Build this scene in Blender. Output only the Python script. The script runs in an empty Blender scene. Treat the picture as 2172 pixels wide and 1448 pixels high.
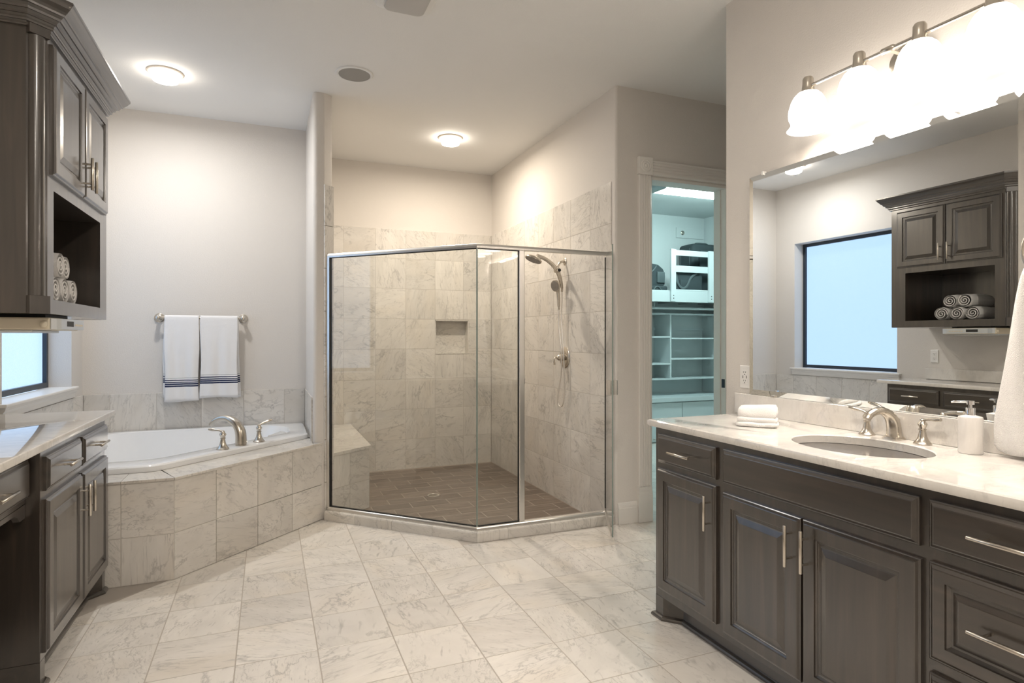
import bpy, bmesh, math, random
from mathutils import Vector, Matrix
random.seed(7)
C = bpy.context.scene.collection
PI = math.pi

# ------------------------------------------------------------------ camera
F, HZ, H, YAW = 1270.0, 716.0, 1.30, 22.2
cam_d = bpy.data.cameras.new('camera'); cam = bpy.data.objects.new('camera', cam_d); C.objects.link(cam)
cam_d.sensor_width = 36.0; cam_d.sensor_fit = 'HORIZONTAL'; cam_d.lens = F / 2172 * 36.0
cam_d.shift_y = (HZ - 724.0) / 2172.0
cam_d.clip_start = 0.02
cam.location = (0, 0, H); cam.rotation_euler = (PI / 2, 0, -math.radians(YAW))
bpy.context.scene.camera = cam

# ------------------------------------------------------------------ world, exposure
sc = bpy.context.scene
w = bpy.data.worlds.new('world'); sc.world = w; w.use_nodes = True
w.node_tree.nodes['Background'].inputs[0].default_value = (0.55, 0.72, 1.0, 1)
w.node_tree.nodes['Background'].inputs[1].default_value = 1.0
vs = sc.view_settings
vs.view_transform = 'Standard'; vs.look = 'None'; vs.gamma = 1.0; vs.use_curve_mapping = False
vs.exposure = 0.97
cy = sc.cycles
cy.use_adaptive_sampling = True; cy.adaptive_threshold = 0.07; cy.adaptive_min_samples = 20
cy.max_bounces, cy.diffuse_bounces, cy.glossy_bounces, cy.transmission_bounces, cy.transparent_max_bounces = 9, 4, 4, 4, 12
# lamp strengths
E_SHADE, W_BULB, E_CAN, E_WIN, E_FLUO = 2.1, 6.0, 13.0, .70, 15.0
W_CAN = 13.0
ZC = 3.055          # ceiling height

# ------------------------------------------------------------------ materials
M = {}
def new_mat(name):
    m = bpy.data.materials.new(name); m.use_nodes = True; M[name] = m
    nt = m.node_tree; b = nt.nodes['Principled BSDF']
    return m, nt, b
def N(nt, t, **kw):
    n = nt.nodes.new(t)
    for k, v in kw.items():
        if k.startswith('i_'): n.inputs[int(k[2:])].default_value = v
        else: setattr(n, k, v)
    return n
def LK(nt, a, b): nt.links.new(a, b)
def simple(name, col, rough=0.5, metal=0.0, bump=None, spec=0.5, coat=0.0, emit=None):
    m, nt, b = new_mat(name)
    b.inputs['Base Color'].default_value = (*col, 1); b.inputs['Roughness'].default_value = rough
    b.inputs['Metallic'].default_value = metal; b.inputs['Specular IOR Level'].default_value = spec
    b.inputs['Coat Weight'].default_value = coat
    if emit:
        b.inputs['Emission Color'].default_value = (*emit[0], 1); b.inputs['Emission Strength'].default_value = emit[1]
    if bump:
        sc_, st, dist = bump
        g = N(nt, 'ShaderNodeNewGeometry')
        n = N(nt, 'ShaderNodeTexNoise'); n.inputs['Scale'].default_value = sc_; n.inputs['Detail'].default_value = 3
        bp = N(nt, 'ShaderNodeBump'); bp.inputs['Strength'].default_value = st; bp.inputs['Distance'].default_value = dist
        LK(nt, g.outputs['Position'], n.inputs['Vector']); LK(nt, n.outputs['Fac'], bp.inputs['Height']); LK(nt, bp.outputs[0], b.inputs['Normal'])
    return m
def ramp(nt, stops):
    r = N(nt, 'ShaderNodeValToRGB'); e = r.color_ramp.elements
    e[0].position, e[0].color = stops[0][0], (*stops[0][1], 1)
    e[1].position, e[1].color = stops[-1][0], (*stops[-1][1], 1)
    for p, c in stops[1:-1]:
        x = e.new(p); x.color = (*c, 1)
    return r
def g1(x): return (x, x, x)
def mixc(nt, a, b, fac, mode='MIX'):
    m = N(nt, 'ShaderNodeMix', data_type='RGBA', blend_type=mode)
    for s, v in ((m.inputs[0], fac), (m.inputs[6], a), (m.inputs[7], b)):
        if hasattr(v, 'links') or hasattr(v, 'is_linked'): LK(nt, v, s)
        elif isinstance(v, (int, float)): s.default_value = v
        else: s.default_value = (*v, 1)
    return m.outputs[2]
def marble(name, base, vein, warm, rough=0.2, scale=1.0, vs_=1.0, streak=1.0, rand=True, warm_amt=0.55):
    m, nt, b = new_mat(name)
    g = N(nt, 'ShaderNodeNewGeometry'); vec = g.outputs['Position']
    oi = N(nt, 'ShaderNodeObjectInfo')
    if rand:
        mul = N(nt, 'ShaderNodeVectorMath', operation='SCALE'); mul.inputs[0].default_value = (37.3, 91.7, 53.1)
        LK(nt, oi.outputs['Random'], mul.inputs['Scale'])
        add = N(nt, 'ShaderNodeVectorMath', operation='ADD'); LK(nt, vec, add.inputs[0]); LK(nt, mul.outputs[0], add.inputs[1])
        rot = N(nt, 'ShaderNodeVectorRotate', rotation_type='AXIS_ANGLE'); rot.inputs['Axis'].default_value = (0.57, 0.57, 0.6)
        am = N(nt, 'ShaderNodeMath', operation='MULTIPLY'); am.inputs[1].default_value = 40.0
        LK(nt, oi.outputs['Random'], am.inputs[0]); LK(nt, am.outputs[0], rot.inputs['Angle']); LK(nt, add.outputs[0], rot.inputs['Vector'])
        vec = rot.outputs[0]
    mp = N(nt, 'ShaderNodeMapping'); mp.inputs['Scale'].default_value = (0.9 * scale, 3.4 * scale, 1.7 * scale); mp.inputs['Rotation'].default_value = (0.3, 0.5, 0.6)
    LK(nt, vec, mp.inputs['Vector']); vec = mp.outputs[0]
    def noise(s, d, r=0.6, dist=0.0):
        n = N(nt, 'ShaderNodeTexNoise'); n.inputs['Scale'].default_value = s; n.inputs['Detail'].default_value = d
        n.inputs['Roughness'].default_value = r; n.inputs['Distortion'].default_value = dist
        LK(nt, vec, n.inputs['Vector']); return n.outputs['Fac']
    def line(fac, width, strength):
        s = N(nt, 'ShaderNodeMath', operation='SUBTRACT'); LK(nt, fac, s.inputs[0]); s.inputs[1].default_value = 0.5
        a = N(nt, 'ShaderNodeMath', operation='ABSOLUTE'); LK(nt, s.outputs[0], a.inputs[0])
        r = ramp(nt, [(0.0, g1(strength)), (width * 0.35, g1(strength * 0.5)), (width, g1(0))]); LK(nt, a.outputs[0], r.inputs[0]); return r.outputs[0]
    def mulf(a, c):
        x = N(nt, 'ShaderNodeMath', operation='MULTIPLY'); LK(nt, a, x.inputs[0])
        if isinstance(c, float): x.inputs[1].default_value = c
        else: LK(nt, c, x.inputs[1])
        return x.outputs[0]
    mask = ramp(nt, [(0.42, g1(0.05)), (0.62, g1(1.0))]); LK(nt, noise(2.2, 2), mask.inputs[0])
    mask2 = ramp(nt, [(0.45, g1(0.0)), (0.65, g1(1.0))]); LK(nt, noise(3.3, 1), mask2.inputs[0])
    cloud = ramp(nt, [(0.35, g1(0.0)), (0.75, g1(1.0))]); LK(nt, noise(2.6, 4, 0.62, 0.6), cloud.inputs[0])
    v1 = mulf(line(noise(2.0, 6, 0.60, 0.35), 0.022, 0.8 * vs_), mask.outputs[0])
    v2 = mulf(line(noise(5.5, 4, 0.62, 0.25), 0.024, 0.7 * vs_), mask2.outputs[0])
    c = mixc(nt, base, [x * 0.80 for x in base], mulf(cloud.outputs[0], 0.75))
    wn = ramp(nt, [(0.5, g1(0.0)), (0.75, g1(warm_amt))]); LK(nt, noise(1.7, 1), wn.inputs[0])
    c = mixc(nt, c, warm, wn.outputs[0])
    # fine streaks
    mp2 = N(nt, 'ShaderNodeMapping'); mp2.inputs['Scale'].default_value = (6.0, 38.0, 20.0); LK(nt, vec, mp2.inputs['Vector'])
    ns = N(nt, 'ShaderNodeTexNoise'); ns.inputs['Scale'].default_value = 0.9; ns.inputs['Detail'].default_value = 2; ns.inputs['Distortion'].default_value = 0.4; LK(nt, mp2.outputs[0], ns.inputs['Vector'])
    sr = ramp(nt, [(0.60, g1(0.0)), (0.74, g1(0.55 * streak))]); LK(nt, ns.outputs['Fac'], sr.inputs[0])
    c = mixc(nt, c, vein, sr.outputs[0])
    c = mixc(nt, c, vein, v1); c = mixc(nt, c, vein, v2)
    if rand:   # stone to stone difference
        tone = N(nt, 'ShaderNodeMapRange'); tone.inputs['To Min'].default_value = 0.90; tone.inputs['To Max'].default_value = 1.05
        fr = N(nt, 'ShaderNodeMath', operation='FRACT'); fm = N(nt, 'ShaderNodeMath', operation='MULTIPLY'); fm.inputs[1].default_value = 13.7
        LK(nt, oi.outputs['Random'], fm.inputs[0]); LK(nt, fm.outputs[0], fr.inputs[0]); LK(nt, fr.outputs[0], tone.inputs['Value'])
        hv = N(nt, 'ShaderNodeHueSaturation'); LK(nt, tone.outputs[0], hv.inputs['Value']); LK(nt, c, hv.inputs['Color']); c = hv.outputs[0]
    LK(nt, c, b.inputs['Base Color']); b.inputs['Roughness'].default_value = rough
    return m
marble('floor_marble', (0.80, 0.765, 0.72), (0.36, 0.345, 0.33), (0.77, 0.69, 0.58), rough=0.2, vs_=0.8, streak=1.0, warm_amt=.4)
marble('wall_marble', (0.74, 0.71, 0.665), (0.32, 0.305, 0.29), (0.71, 0.65, 0.565), rough=0.2, scale=0.95, vs_=0.8, streak=.7, warm_amt=.4)
marble('counter_marble', (0.76, 0.735, 0.70), (0.42, 0.41, 0.40), (0.74, 0.68, 0.60), rough=0.035, scale=1.1, vs_=0.45, streak=0.3, rand=False, warm_amt=0.3)
simple('grout', (0.52, 0.485, 0.44), 0.85, bump=(900, 0.2, 0.001))
simple('floor_grout', (0.45, 0.41, 0.365), 0.85, bump=(900, 0.2, 0.001))
simple('shower_grout', (0.40, 0.345, 0.30), 0.85, bump=(900, 0.2, 0.001))
simple('plain_floor', (0.72, 0.69, 0.65), 0.3, bump=(300, 0.05, 0.001))
simple('wall_paint', (0.69, 0.655, 0.615), 0.75, bump=(150, 0.35, 0.003))
simple('ceiling_paint', (0.82, 0.815, 0.80), 0.85, bump=(130, 0.25, 0.003))
simple('trim_white', (0.80, 0.775, 0.735), 0.35, bump=(60, 0.02, 0.002))
simple('closet_paint', (0.66, 0.71, 0.71), 0.7, bump=(120, 0.2, 0.002))
simple('closet_white', (0.62, 0.68, 0.69), 0.35, bump=(60, 0.02, 0.002))
simple('nickel', (0.60, 0.555, 0.49), 0.26, 1.0, bump=(700, 0.04, 0.0005))
simple('chrome', (0.80, 0.80, 0.81), 0.05, 1.0, bump=(700, 0.01, 0.0002))
simple('satin_aluminium', (0.80, 0.775, 0.74), 0.33, 1.0, bump=(500, 0.03, 0.0005))
simple('dark_rubber', (0.008, 0.008, 0.009), 0.5, bump=(300, 0.05, 0.0005))
simple('acrylic', (0.86, 0.87, 0.88), 0.06, coat=0.4, bump=(8, 0.01, 0.001))
simple('porcelain', (0.92, 0.905, 0.885), 0.05, bump=(8, 0.01, 0.001))
simple('ceramic_white', (0.80, 0.775, 0.75), 0.22, bump=(20, 0.02, 0.001))
simple('window_frame', (0.035, 0.045, 0.06), 0.4, 0.3, bump=(300, 0.05, 0.0005))
simple('terry', (0.86, 0.845, 0.83), 0.95, bump=(420, 0.9, 0.004), spec=0.1)
simple('plastic_white', (0.80, 0.79, 0.77), 0.3, bump=(200, 0.02, 0.0005))
simple('plastic_beige', (0.66, 0.60, 0.48), 0.35, bump=(200, 0.02, 0.0005))
simple('plastic_silver', (0.62, 0.66, 0.70), 0.3, 0.6, bump=(200, 0.02, 0.0005))
simple('slot_dark', (0.02, 0.02, 0.02), 0.6, bump=(200, 0.02, 0.0005))
simple('speaker_mesh', (0.40, 0.385, 0.36), 0.8, bump=(1500, 0.9, 0.002))
simple('fan_plastic', (0.52, 0.51, 0.495), 0.6, bump=(200, 0.02, 0.0005))
simple('can_trim', (0.62, 0.56, 0.49), 0.4, bump=(200, 0.02, 0.0005))
simple('bag_fabric', (0.035, 0.05, 0.055), 0.8, bump=(900, 0.6, 0.002))
simple('bag_trim', (0.08, 0.105, 0.11), 0.6, bump=(600, 0.3, 0.001))
simple('nozzle_grey', (0.30, 0.27, 0.24), 0.45, bump=(600, 0.3, 0.001))

def wood(name, axis_scale):
    m, nt, b = new_mat(name)
    g = N(nt, 'ShaderNodeNewGeometry')
    mp = N(nt, 'ShaderNodeMapping'); mp.inputs['Scale'].default_value = axis_scale; LK(nt, g.outputs['Position'], mp.inputs['Vector'])
    n = N(nt, 'ShaderNodeTexNoise'); n.inputs['Scale'].default_value = 1.0; n.inputs['Detail'].default_value = 6; n.inputs['Distortion'].default_value = 0.6; LK(nt, mp.outputs[0], n.inputs['Vector'])
    r = ramp(nt, [(0.3, (0.019, 0.0145, 0.011)), (0.55, (0.032, 0.0235, 0.0175)), (0.8, (0.055, 0.040, 0.029))]); LK(nt, n.outputs['Fac'], r.inputs[0])
    LK(nt, r.outputs[0], b.inputs['Base Color'])
    b.inputs['Roughness'].default_value = 0.36; b.inputs['Specular IOR Level'].default_value = 0.7; b.inputs['Coat Weight'].default_value = 1.0; b.inputs['Coat IOR'].default_value = 1.62; b.inputs['Coat Roughness'].default_value = 0.18
    bp = N(nt, 'ShaderNodeBump'); bp.inputs['Strength'].default_value = 0.05; bp.inputs['Distance'].default_value = 0.001; LK(nt, n.outputs['Fac'], bp.inputs['Height']); LK(nt, bp.outputs[0], b.inputs['Normal'])
wood('dark_wood', (30, 30, 2.2)); wood('dark_wood_level', (30, 2.2, 30))

def slate():
    m, nt, b = new_mat('slate_tile')
    g = N(nt, 'ShaderNodeNewGeometry'); oi = N(nt, 'ShaderNodeObjectInfo')
    mul = N(nt, 'ShaderNodeVectorMath', operation='SCALE'); mul.inputs[0].default_value = (37.3, 91.7, 53.1); LK(nt, oi.outputs['Random'], mul.inputs['Scale'])
    add = N(nt, 'ShaderNodeVectorMath', operation='ADD'); LK(nt, g.outputs['Position'], add.inputs[0]); LK(nt, mul.outputs[0], add.inputs[1])
    mp = N(nt, 'ShaderNodeMapping'); mp.inputs['Scale'].default_value = (5, 40, 20); LK(nt, add.outputs[0], mp.inputs['Vector'])
    n = N(nt, 'ShaderNodeTexNoise'); n.inputs['Scale'].default_value = 1.0; n.inputs['Detail'].default_value = 5; LK(nt, mp.outputs[0], n.inputs['Vector'])
    r = ramp(nt, [(0.3, (0.125, 0.096, 0.076)), (0.7, (0.215, 0.170, 0.138))]); LK(nt, n.outputs['Fac'], r.inputs[0])
    tone = N(nt, 'ShaderNodeMapRange'); tone.inputs['To Min'].default_value = 0.85; tone.inputs['To Max'].default_value = 1.15; LK(nt, oi.outputs['Random'], tone.inputs['Value'])
    hv = N(nt, 'ShaderNodeHueSaturation'); LK(nt, tone.outputs[0], hv.inputs['Value']); LK(nt, r.outputs[0], hv.inputs['Color'])
    LK(nt, hv.outputs[0], b.inputs['Base Color']); b.inputs['Roughness'].default_value = 0.38
slate()

def clear_glass(name, tint, refl=1.0):
    m = bpy.data.materials.new(name); m.use_nodes = True; M[name] = m; nt = m.node_tree; nt.nodes.clear()
    out = N(nt, 'ShaderNodeOutputMaterial'); tr = N(nt, 'ShaderNodeBsdfTransparent'); tr.inputs[0].default_value = (*tint, 1)
    gl = N(nt, 'ShaderNodeBsdfGlossy'); gl.inputs['Roughness'].default_value = 0.0; gl.inputs['Color'].default_value = (1, 1, 1, 1)
    g = N(nt, 'ShaderNodeNewGeometry'); d = N(nt, 'ShaderNodeVectorMath', operation='DOT_PRODUCT'); LK(nt, g.outputs['Incoming'], d.inputs[0]); LK(nt, g.outputs['Normal'], d.inputs[1])
    a = N(nt, 'ShaderNodeMath', operation='ABSOLUTE'); LK(nt, d.outputs['Value'], a.inputs[0])
    o = N(nt, 'ShaderNodeMath', operation='SUBTRACT'); o.inputs[0].default_value = 1.0; LK(nt, a.outputs[0], o.inputs[1])
    p = N(nt, 'ShaderNodeMath', operation='POWER'); LK(nt, o.outputs[0], p.inputs[0]); p.inputs[1].default_value = 5.0
    q = N(nt, 'ShaderNodeMath', operation='MULTIPLY_ADD'); LK(nt, p.outputs[0], q.inputs[0]); q.inputs[1].default_value = 0.96 * refl; q.inputs[2].default_value = 0.042 * refl
    mx = N(nt, 'ShaderNodeMixShader'); LK(nt, q.outputs[0], mx.inputs[0]); LK(nt, tr.outputs[0], mx.inputs[1]); LK(nt, gl.outputs[0], mx.inputs[2]); LK(nt, mx.outputs[0], out.inputs[0])
clear_glass('shower_glass', (0.988, 0.996, 0.99))
clear_glass('clear_plastic', (0.85, 0.85, 0.85))
simple('glass_edge', (0.22, 0.27, 0.25), 0.15, bump=(100, 0.01, 0.0005))
simple('mirror_silver', (0.88, 0.90, 0.90), 0.0, 1.0)

def frosted(name, col, strength):      # daylit obscure glass: gives off the daylight it scatters
    m, nt, b = new_mat(name)
    b.inputs['Base Color'].default_value = (0.06, 0.07, 0.08, 1); b.inputs['Roughness'].default_value = 0.25
    b.inputs['Emission Color'].default_value = (*col, 1); b.inputs['Emission Strength'].default_value = strength
    g = N(nt, 'ShaderNodeNewGeometry'); n = N(nt, 'ShaderNodeTexNoise'); n.inputs['Scale'].default_value = 130; n.inputs['Detail'].default_value = 2
    bp = N(nt, 'ShaderNodeBump'); bp.inputs['Strength'].default_value = 0.5; bp.inputs['Distance'].default_value = 0.002
    LK(nt, g.outputs['Position'], n.inputs['Vector']); LK(nt, n.outputs['Fac'], bp.inputs['Height']); LK(nt, bp.outputs[0], b.inputs['Normal'])
frosted('obscure_glass', (0.43, 0.63, 0.92), E_WIN)
simple('shade_glass', (0.85, 0.82, 0.78), 0.3, emit=((1.0, 0.92, 0.83), E_SHADE), bump=(100, 0.02, 0.0005))
simple('can_lens', (0.85, 0.82, 0.78), 0.3, emit=((1.0, 0.90, 0.77), E_CAN), bump=(100, 0.02, 0.0005))
simple('fluorescent_lens', (0.8, 0.85, 0.85), 0.3, emit=((0.74, 0.99, 0.98), E_FLUO), bump=(100, 0.02, 0.0005))

def towel_striped():
    m, nt, b = new_mat('terry_striped')
    tc = N(nt, 'ShaderNodeUVMap'); sep = N(nt, 'ShaderNodeSeparateXYZ'); LK(nt, tc.outputs[0], sep.inputs[0])
    # uv.y = height above the hem in metres
    r = N(nt, 'ShaderNodeValToRGB'); r.color_ramp.interpolation = 'CONSTANT'
    e = r.color_ramp.elements; W = (0.86, 0.855, 0.86); D = (0.035, 0.045, 0.10); G = (0.42, 0.42, 0.45)
    pts = [(0.0, W), (0.112, D), (0.122, W), (0.128, D), (0.137, W), (0.144, D), (0.152, W), (0.160, D), (0.167, W), (0.178, G), (0.183, W)]
    e[0].position, e[0].color = 0.0, (*W, 1); e[1].position, e[1].color = 0.183, (*W, 1)
    for p, c in pts[1:-1]:
        x = e.new(p); x.color = (*c, 1)
    LK(nt, sep.outputs[1], r.inputs[0]); LK(nt, r.outputs[0], b.inputs['Base Color']); b.inputs['Roughness'].default_value = 0.95; b.inputs['Specular IOR Level'].default_value = 0.1
    g = N(nt, 'ShaderNodeNewGeometry'); n = N(nt, 'ShaderNodeTexNoise'); n.inputs['Scale'].default_value = 420; LK(nt, g.outputs['Position'], n.inputs['Vector'])
    bp = N(nt, 'ShaderNodeBump'); bp.inputs['Strength'].default_value = 0.8; bp.inputs['Distance'].default_value = 0.003; LK(nt, n.outputs['Fac'], bp.inputs['Height']); LK(nt, bp.outputs[0], b.inputs['Normal'])
towel_striped()

# ------------------------------------------------------------------ helpers
def wloc(o):
    v = Vector((0, 0, 0))
    while o: v = v + o.location; o = o.parent
    return v
def obj(name, bm, mat, parent=None, smooth=False, origin=None, ang=40):
    bmesh.ops.recalc_face_normals(bm, faces=bm.faces)
    if origin is None:
        if parent: origin = wloc(parent)
        else:
            xs = [v.co for v in bm.verts]
            origin = Vector(((min(v.x for v in xs) + max(v.x for v in xs)) / 2, (min(v.y for v in xs) + max(v.y for v in xs)) / 2, min(v.z for v in xs)))
    origin = Vector(origin)
    bmesh.ops.translate(bm, verts=bm.verts, vec=-origin)
    me = bpy.data.meshes.new(name); bm.to_mesh(me); bm.free()
    if smooth:
        for p in me.polygons: p.use_smooth = True
        try: me.set_sharp_from_angle(angle=math.radians(ang))
        except Exception: pass
    me.materials.append(M[mat])
    o = bpy.data.objects.new(name, me); C.objects.link(o)
    if parent: o.parent = parent; o.location = origin - wloc(parent)
    else: o.location = origin
    return o
def tag(o, label, cat, group=None):
    o['label'] = label; o['category'] = cat
    if group: o['group'] = group
    return o
def struct(o, label):
    o['kind'] = 'structure'; o['label'] = label; return o
def thing(name, label, cat, loc, group=None):
    o = bpy.data.objects.new(name, None); C.objects.link(o); o.location = loc; o.empty_display_size = 0.05
    return tag(o, label, cat, group)
def B(): return bmesh.new()
def box(bm, x0, x1, y0, y1, z0, z1, bev=0.0, seg=2):
    r = bmesh.ops.create_cube(bm, size=1.0)
    vs_ = r['verts']
    for v in vs_: v.co = Vector(((x0 + x1) / 2 + v.co.x * (x1 - x0), (y0 + y1) / 2 + v.co.y * (y1 - y0), (z0 + z1) / 2 + v.co.z * (z1 - z0)))
    if bev > 0:
        es = set(e for v in vs_ for e in v.link_edges)
        bmesh.ops.bevel(bm, geom=list(es), offset=bev, segments=seg, affect='EDGES', profile=0.5)
    return bm
def prism(bm, poly, z0, z1):
    a = [bm.verts.new((x, y, z0)) for x, y in poly]; b = [bm.verts.new((x, y, z1)) for x, y in poly]
    n = len(poly)
    bm.faces.new(a[::-1]); bm.faces.new(b)
    for i in range(n): bm.faces.new((a[i], a[(i + 1) % n], b[(i + 1) % n], b[i]))
    return bm
def loops(bm, rings, close=True, cap0=False, cap1=False):
    vs_ = [[bm.verts.new(p) for p in r] for r in rings]
    for a, b in zip(vs_, vs_[1:]):
        n = len(a)
        for i in range(n if close else n - 1): bm.faces.new((a[i], a[(i + 1) % n], b[(i + 1) % n], b[i]))
    if cap0: bm.faces.new(vs_[0][::-1])
    if cap1: bm.faces.new(vs_[-1])
    return vs_
def lathe(bm, prof, base, axis=(0, 0, 1), seg=24, sx=1.0, cap=True):
    ax = Vector(axis).normalized(); u = ax.orthogonal().normalized()
    if abs(ax.z) > 0.99: u = Vector((1, 0, 0))
    v = ax.cross(u); base = Vector(base); rings = []
    for r, h in prof:
        r = max(r, 1e-4)
        rings.append([base + ax * h + u * (r * sx * math.cos(2 * PI * i / seg)) + v * (r * math.sin(2 * PI * i / seg)) for i in range(seg)])
    loops(bm, rings, True, cap, cap); return bm
def catmull(pts, n=6):
    pts = [Vector(p) for p in pts]; P = [pts[0] * 2 - pts[1]] + pts + [pts[-1] * 2 - pts[-2]]; out = []
    for i in range(1, len(P) - 2):
        p0, p1, p2, p3 = P[i - 1:i + 3]
        for k in range(n):
            t = k / n
            out.append(0.5 * ((2 * p1) + (p2 - p0) * t + (2 * p0 - 5 * p1 + 4 * p2 - p3) * t * t + (3 * p1 - p0 - 3 * p2 + p3) * t ** 3))
    out.append(pts[-1]); return out
def tube(bm, pts, rad, seg=12, flat=1.0, up=(0, 0, 1), cap=True):
    pts = [Vector(p) for p in pts]; n = len(pts)
    if not hasattr(rad, '__len__'): rad = [rad] * n
    rings = []; prev = None
    for i, p in enumerate(pts):
        t = (pts[min(i + 1, n - 1)] - pts[max(i - 1, 0)]).normalized()
        if prev is None:
            s = t.cross(Vector(up)); s = s if s.length > 1e-3 else t.orthogonal()
        else: s = prev - t * prev.dot(t)
        s.normalize(); prev = s; q = s.cross(t)
        rings.append([p + s * (rad[i] * math.cos(2 * PI * k / seg)) + q * (rad[i] * flat * math.sin(2 * PI * k / seg)) for k in range(seg)])
    loops(bm, rings, True, cap, cap); return bm
def lerp(a, b, t): return a + (b - a) * t
def rads(vals, n):   # resample radii to n points
    return [lerp(vals[int(t)], vals[min(int(t) + 1, len(vals) - 1)], t - int(t)) for t in [i * (len(vals) - 1) / (n - 1) for i in range(n)]]
def panel(bm, mp, a0, a1, b0, b1, rings):
    """rectangular raised panel: rings of (inset, depth); mp(a,b,d) -> world"""
    rr = [[mp(a, b, d) for a, b in ((a0 + i, b0 + i), (a1 - i, b0 + i), (a1 - i, b1 - i), (a0 + i, b1 - i))] for i, d in rings]
    loops(bm, rr, True, True, True); return bm
DOOR = [(0, 0), (0, .011), (.003, .013), (.006, .0135), (.010, .020), (.013, .021), (.052, .021), (.0535, .015), (.058, .0125), (.062, .0125), (.064, .0105), (.070, .0105), (.073, .013), (.094, .019), (.096, .0195)]
SLAB = [(0, 0), (0, .011), (.003, .013), (.006, .0135), (.014, .020), (.017, .021)]
DRAW5 = [(0, 0), (0, .011), (.003, .013), (.006, .0135), (.014, .020), (.017, .021), (.046, .021), (.0475, .015), (.052, .0125), (.056, .0105), (.062, .0105), (.078, .018), (.080, .0185)]
def clip(poly, n, c):   # keep n.p <= c
    out = []
    for i in range(len(poly)):
        p, q = poly[i], poly[(i + 1) % len(poly)]
        dp, dq = n[0] * p[0] + n[1] * p[1] - c, n[0] * q[0] + n[1] * q[1] - c
        if dp <= 0: out.append(p)
        if dp * dq < 0: t = dp / (dp - dq); out.append((p[0] + (q[0] - p[0]) * t, p[1] + (q[1] - p[1]) * t))
    return out
def area(p): return abs(sum(p[i][0] * p[(i + 1) % len(p)][1] - p[(i + 1) % len(p)][0] * p[i][1] for i in range(len(p)))) / 2 if len(p) > 2 else 0
_cache = {}
def piece(parent, mat, origin, ua, va, na, poly, t0, t1, ch=0.0012, name='tile'):
    """tile: polygon poly (a,b) in the frame origin,ua,va; from depth t0 to t1 along na with a chamfered face"""
    cx = sum(p[0] for p in poly) / len(poly); cy = sum(p[1] for p in poly) / len(poly)
    loc = [(round(p[0] - cx, 4), round(p[1] - cy, 4)) for p in poly]
    key = (mat, tuple(loc), tuple(round(x, 3) for x in (*ua, *va, *na)), t0, t1)
    ua, va, na = Vector(ua), Vector(va), Vector(na)
    me = _cache.get(key)
    if me is None:
        bm = B(); r = max(max(abs(p[0]), abs(p[1])) for p in loc); k = 1 - ch / max(r, .01)
        P = lambda p, d, s=1.0: ua * (p[0] * s) + va * (p[1] * s) + na * d
        loops(bm, [[P(p, t0) for p in loc], [P(p, t1 - ch) for p in loc], [P(p, t1, k) for p in loc]], True, True, True)
        bmesh.ops.recalc_face_normals(bm, faces=bm.faces)
        me = bpy.data.meshes.new(name); bm.to_mesh(me); bm.free(); me.materials.append(M[mat]); _cache[key] = me
    o = bpy.data.objects.new(name, me); C.objects.link(o); o.parent = parent
    o.location = Vector(origin) + ua * cx + va * cy - wloc(parent); return o
def grid(parent, mat, origin, ua, va, na, xs, ys, t0, t1, gap=0.0036, keep=None, clips=(), name='tile', shift=None):
    for j in range(len(ys) - 1):
        for i in range(len(xs) - 1):
            s = shift[j % len(shift)] if shift else 0.0
            p = [(xs[i] + s + gap / 2, ys[j] + gap / 2), (xs[i + 1] + s - gap / 2, ys[j] + gap / 2), (xs[i + 1] + s - gap / 2, ys[j + 1] - gap / 2), (xs[i] + s + gap / 2, ys[j + 1] - gap / 2)]
            if keep and not keep(xs[i] + s, xs[i + 1] + s, ys[j], ys[j + 1]): continue
            for n, c in clips:
                p = clip(p, n, c)
                if len(p) < 3: break
            if len(p) < 3 or area(p) < 2e-4: continue
            piece(parent, mat, origin, ua, va, na, p, t0, t1, name=name)
def rng(a, b, step, start=None):
    """edges from a to b with joints every step starting at start"""
    out = [a]; s = start if start is not None else a + step
    while s < b - 0.012:
        if s > a + 0.012: out.append(s)
        s += step
    out.append(b); return out
X_, Y_, Z_ = (1, 0, 0), (0, 1, 0), (0, 0, 1)
mX = (-1, 0, 0); mY = (0, -1, 0)
S2 = math.sqrt(0.5)

# ================================================================== SETTING
XL, XV, YB, YS, XR, YD = -1.285, 2.24, 5.365, 6.08, 2.245, 3.582
YK = -1.7           # wall behind the camera
# floor slab with the sunken shower cut out
bm = B()
prism(bm, [(-1.45, YK - .1), (3.62, YK - .1), (3.62, 3.60), (5.75, 3.60), (5.75, 6.85), (2.30, 6.85), (2.30, 3.655), (1.26, 3.655), (.455, 4.46), (.455, 5.5), (-1.45, 5.5)], -0.12, -0.0007)
floor = struct(obj('floor', bm, 'floor_grout', origin=(0, 0, -0.12)), 'pale marble tile floor laid square to the walls')
fx = [0.193 + 0.3125 * k for k in range(-4, 11)]; fy = [2.612 + 0.3162 * k for k in range(-8, 7)]
inrect = lambda r: (lambda a, b, c, d: a >= r[0] and b <= r[1] and c >= r[2] and d <= r[3])
hidden = [(-1.4, -.80, 1.9, 3.7), (1.76, 2.3, .5, 2.4), (2.2, 4.0, -2, 2.45)]
cl = [((S2, S2), (0.40 + 4.46) * S2), ]
def kp(a, b, c, d):
    if any(inrect(r)(a, b, c, d) for r in hidden): return False
    if a < -.5 and c > 3.66: return False
    if c > 3.66 and d - c > 0 and (c + d) / 2 - (a + b) / 2 > 4.4: return False
    return True
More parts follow.
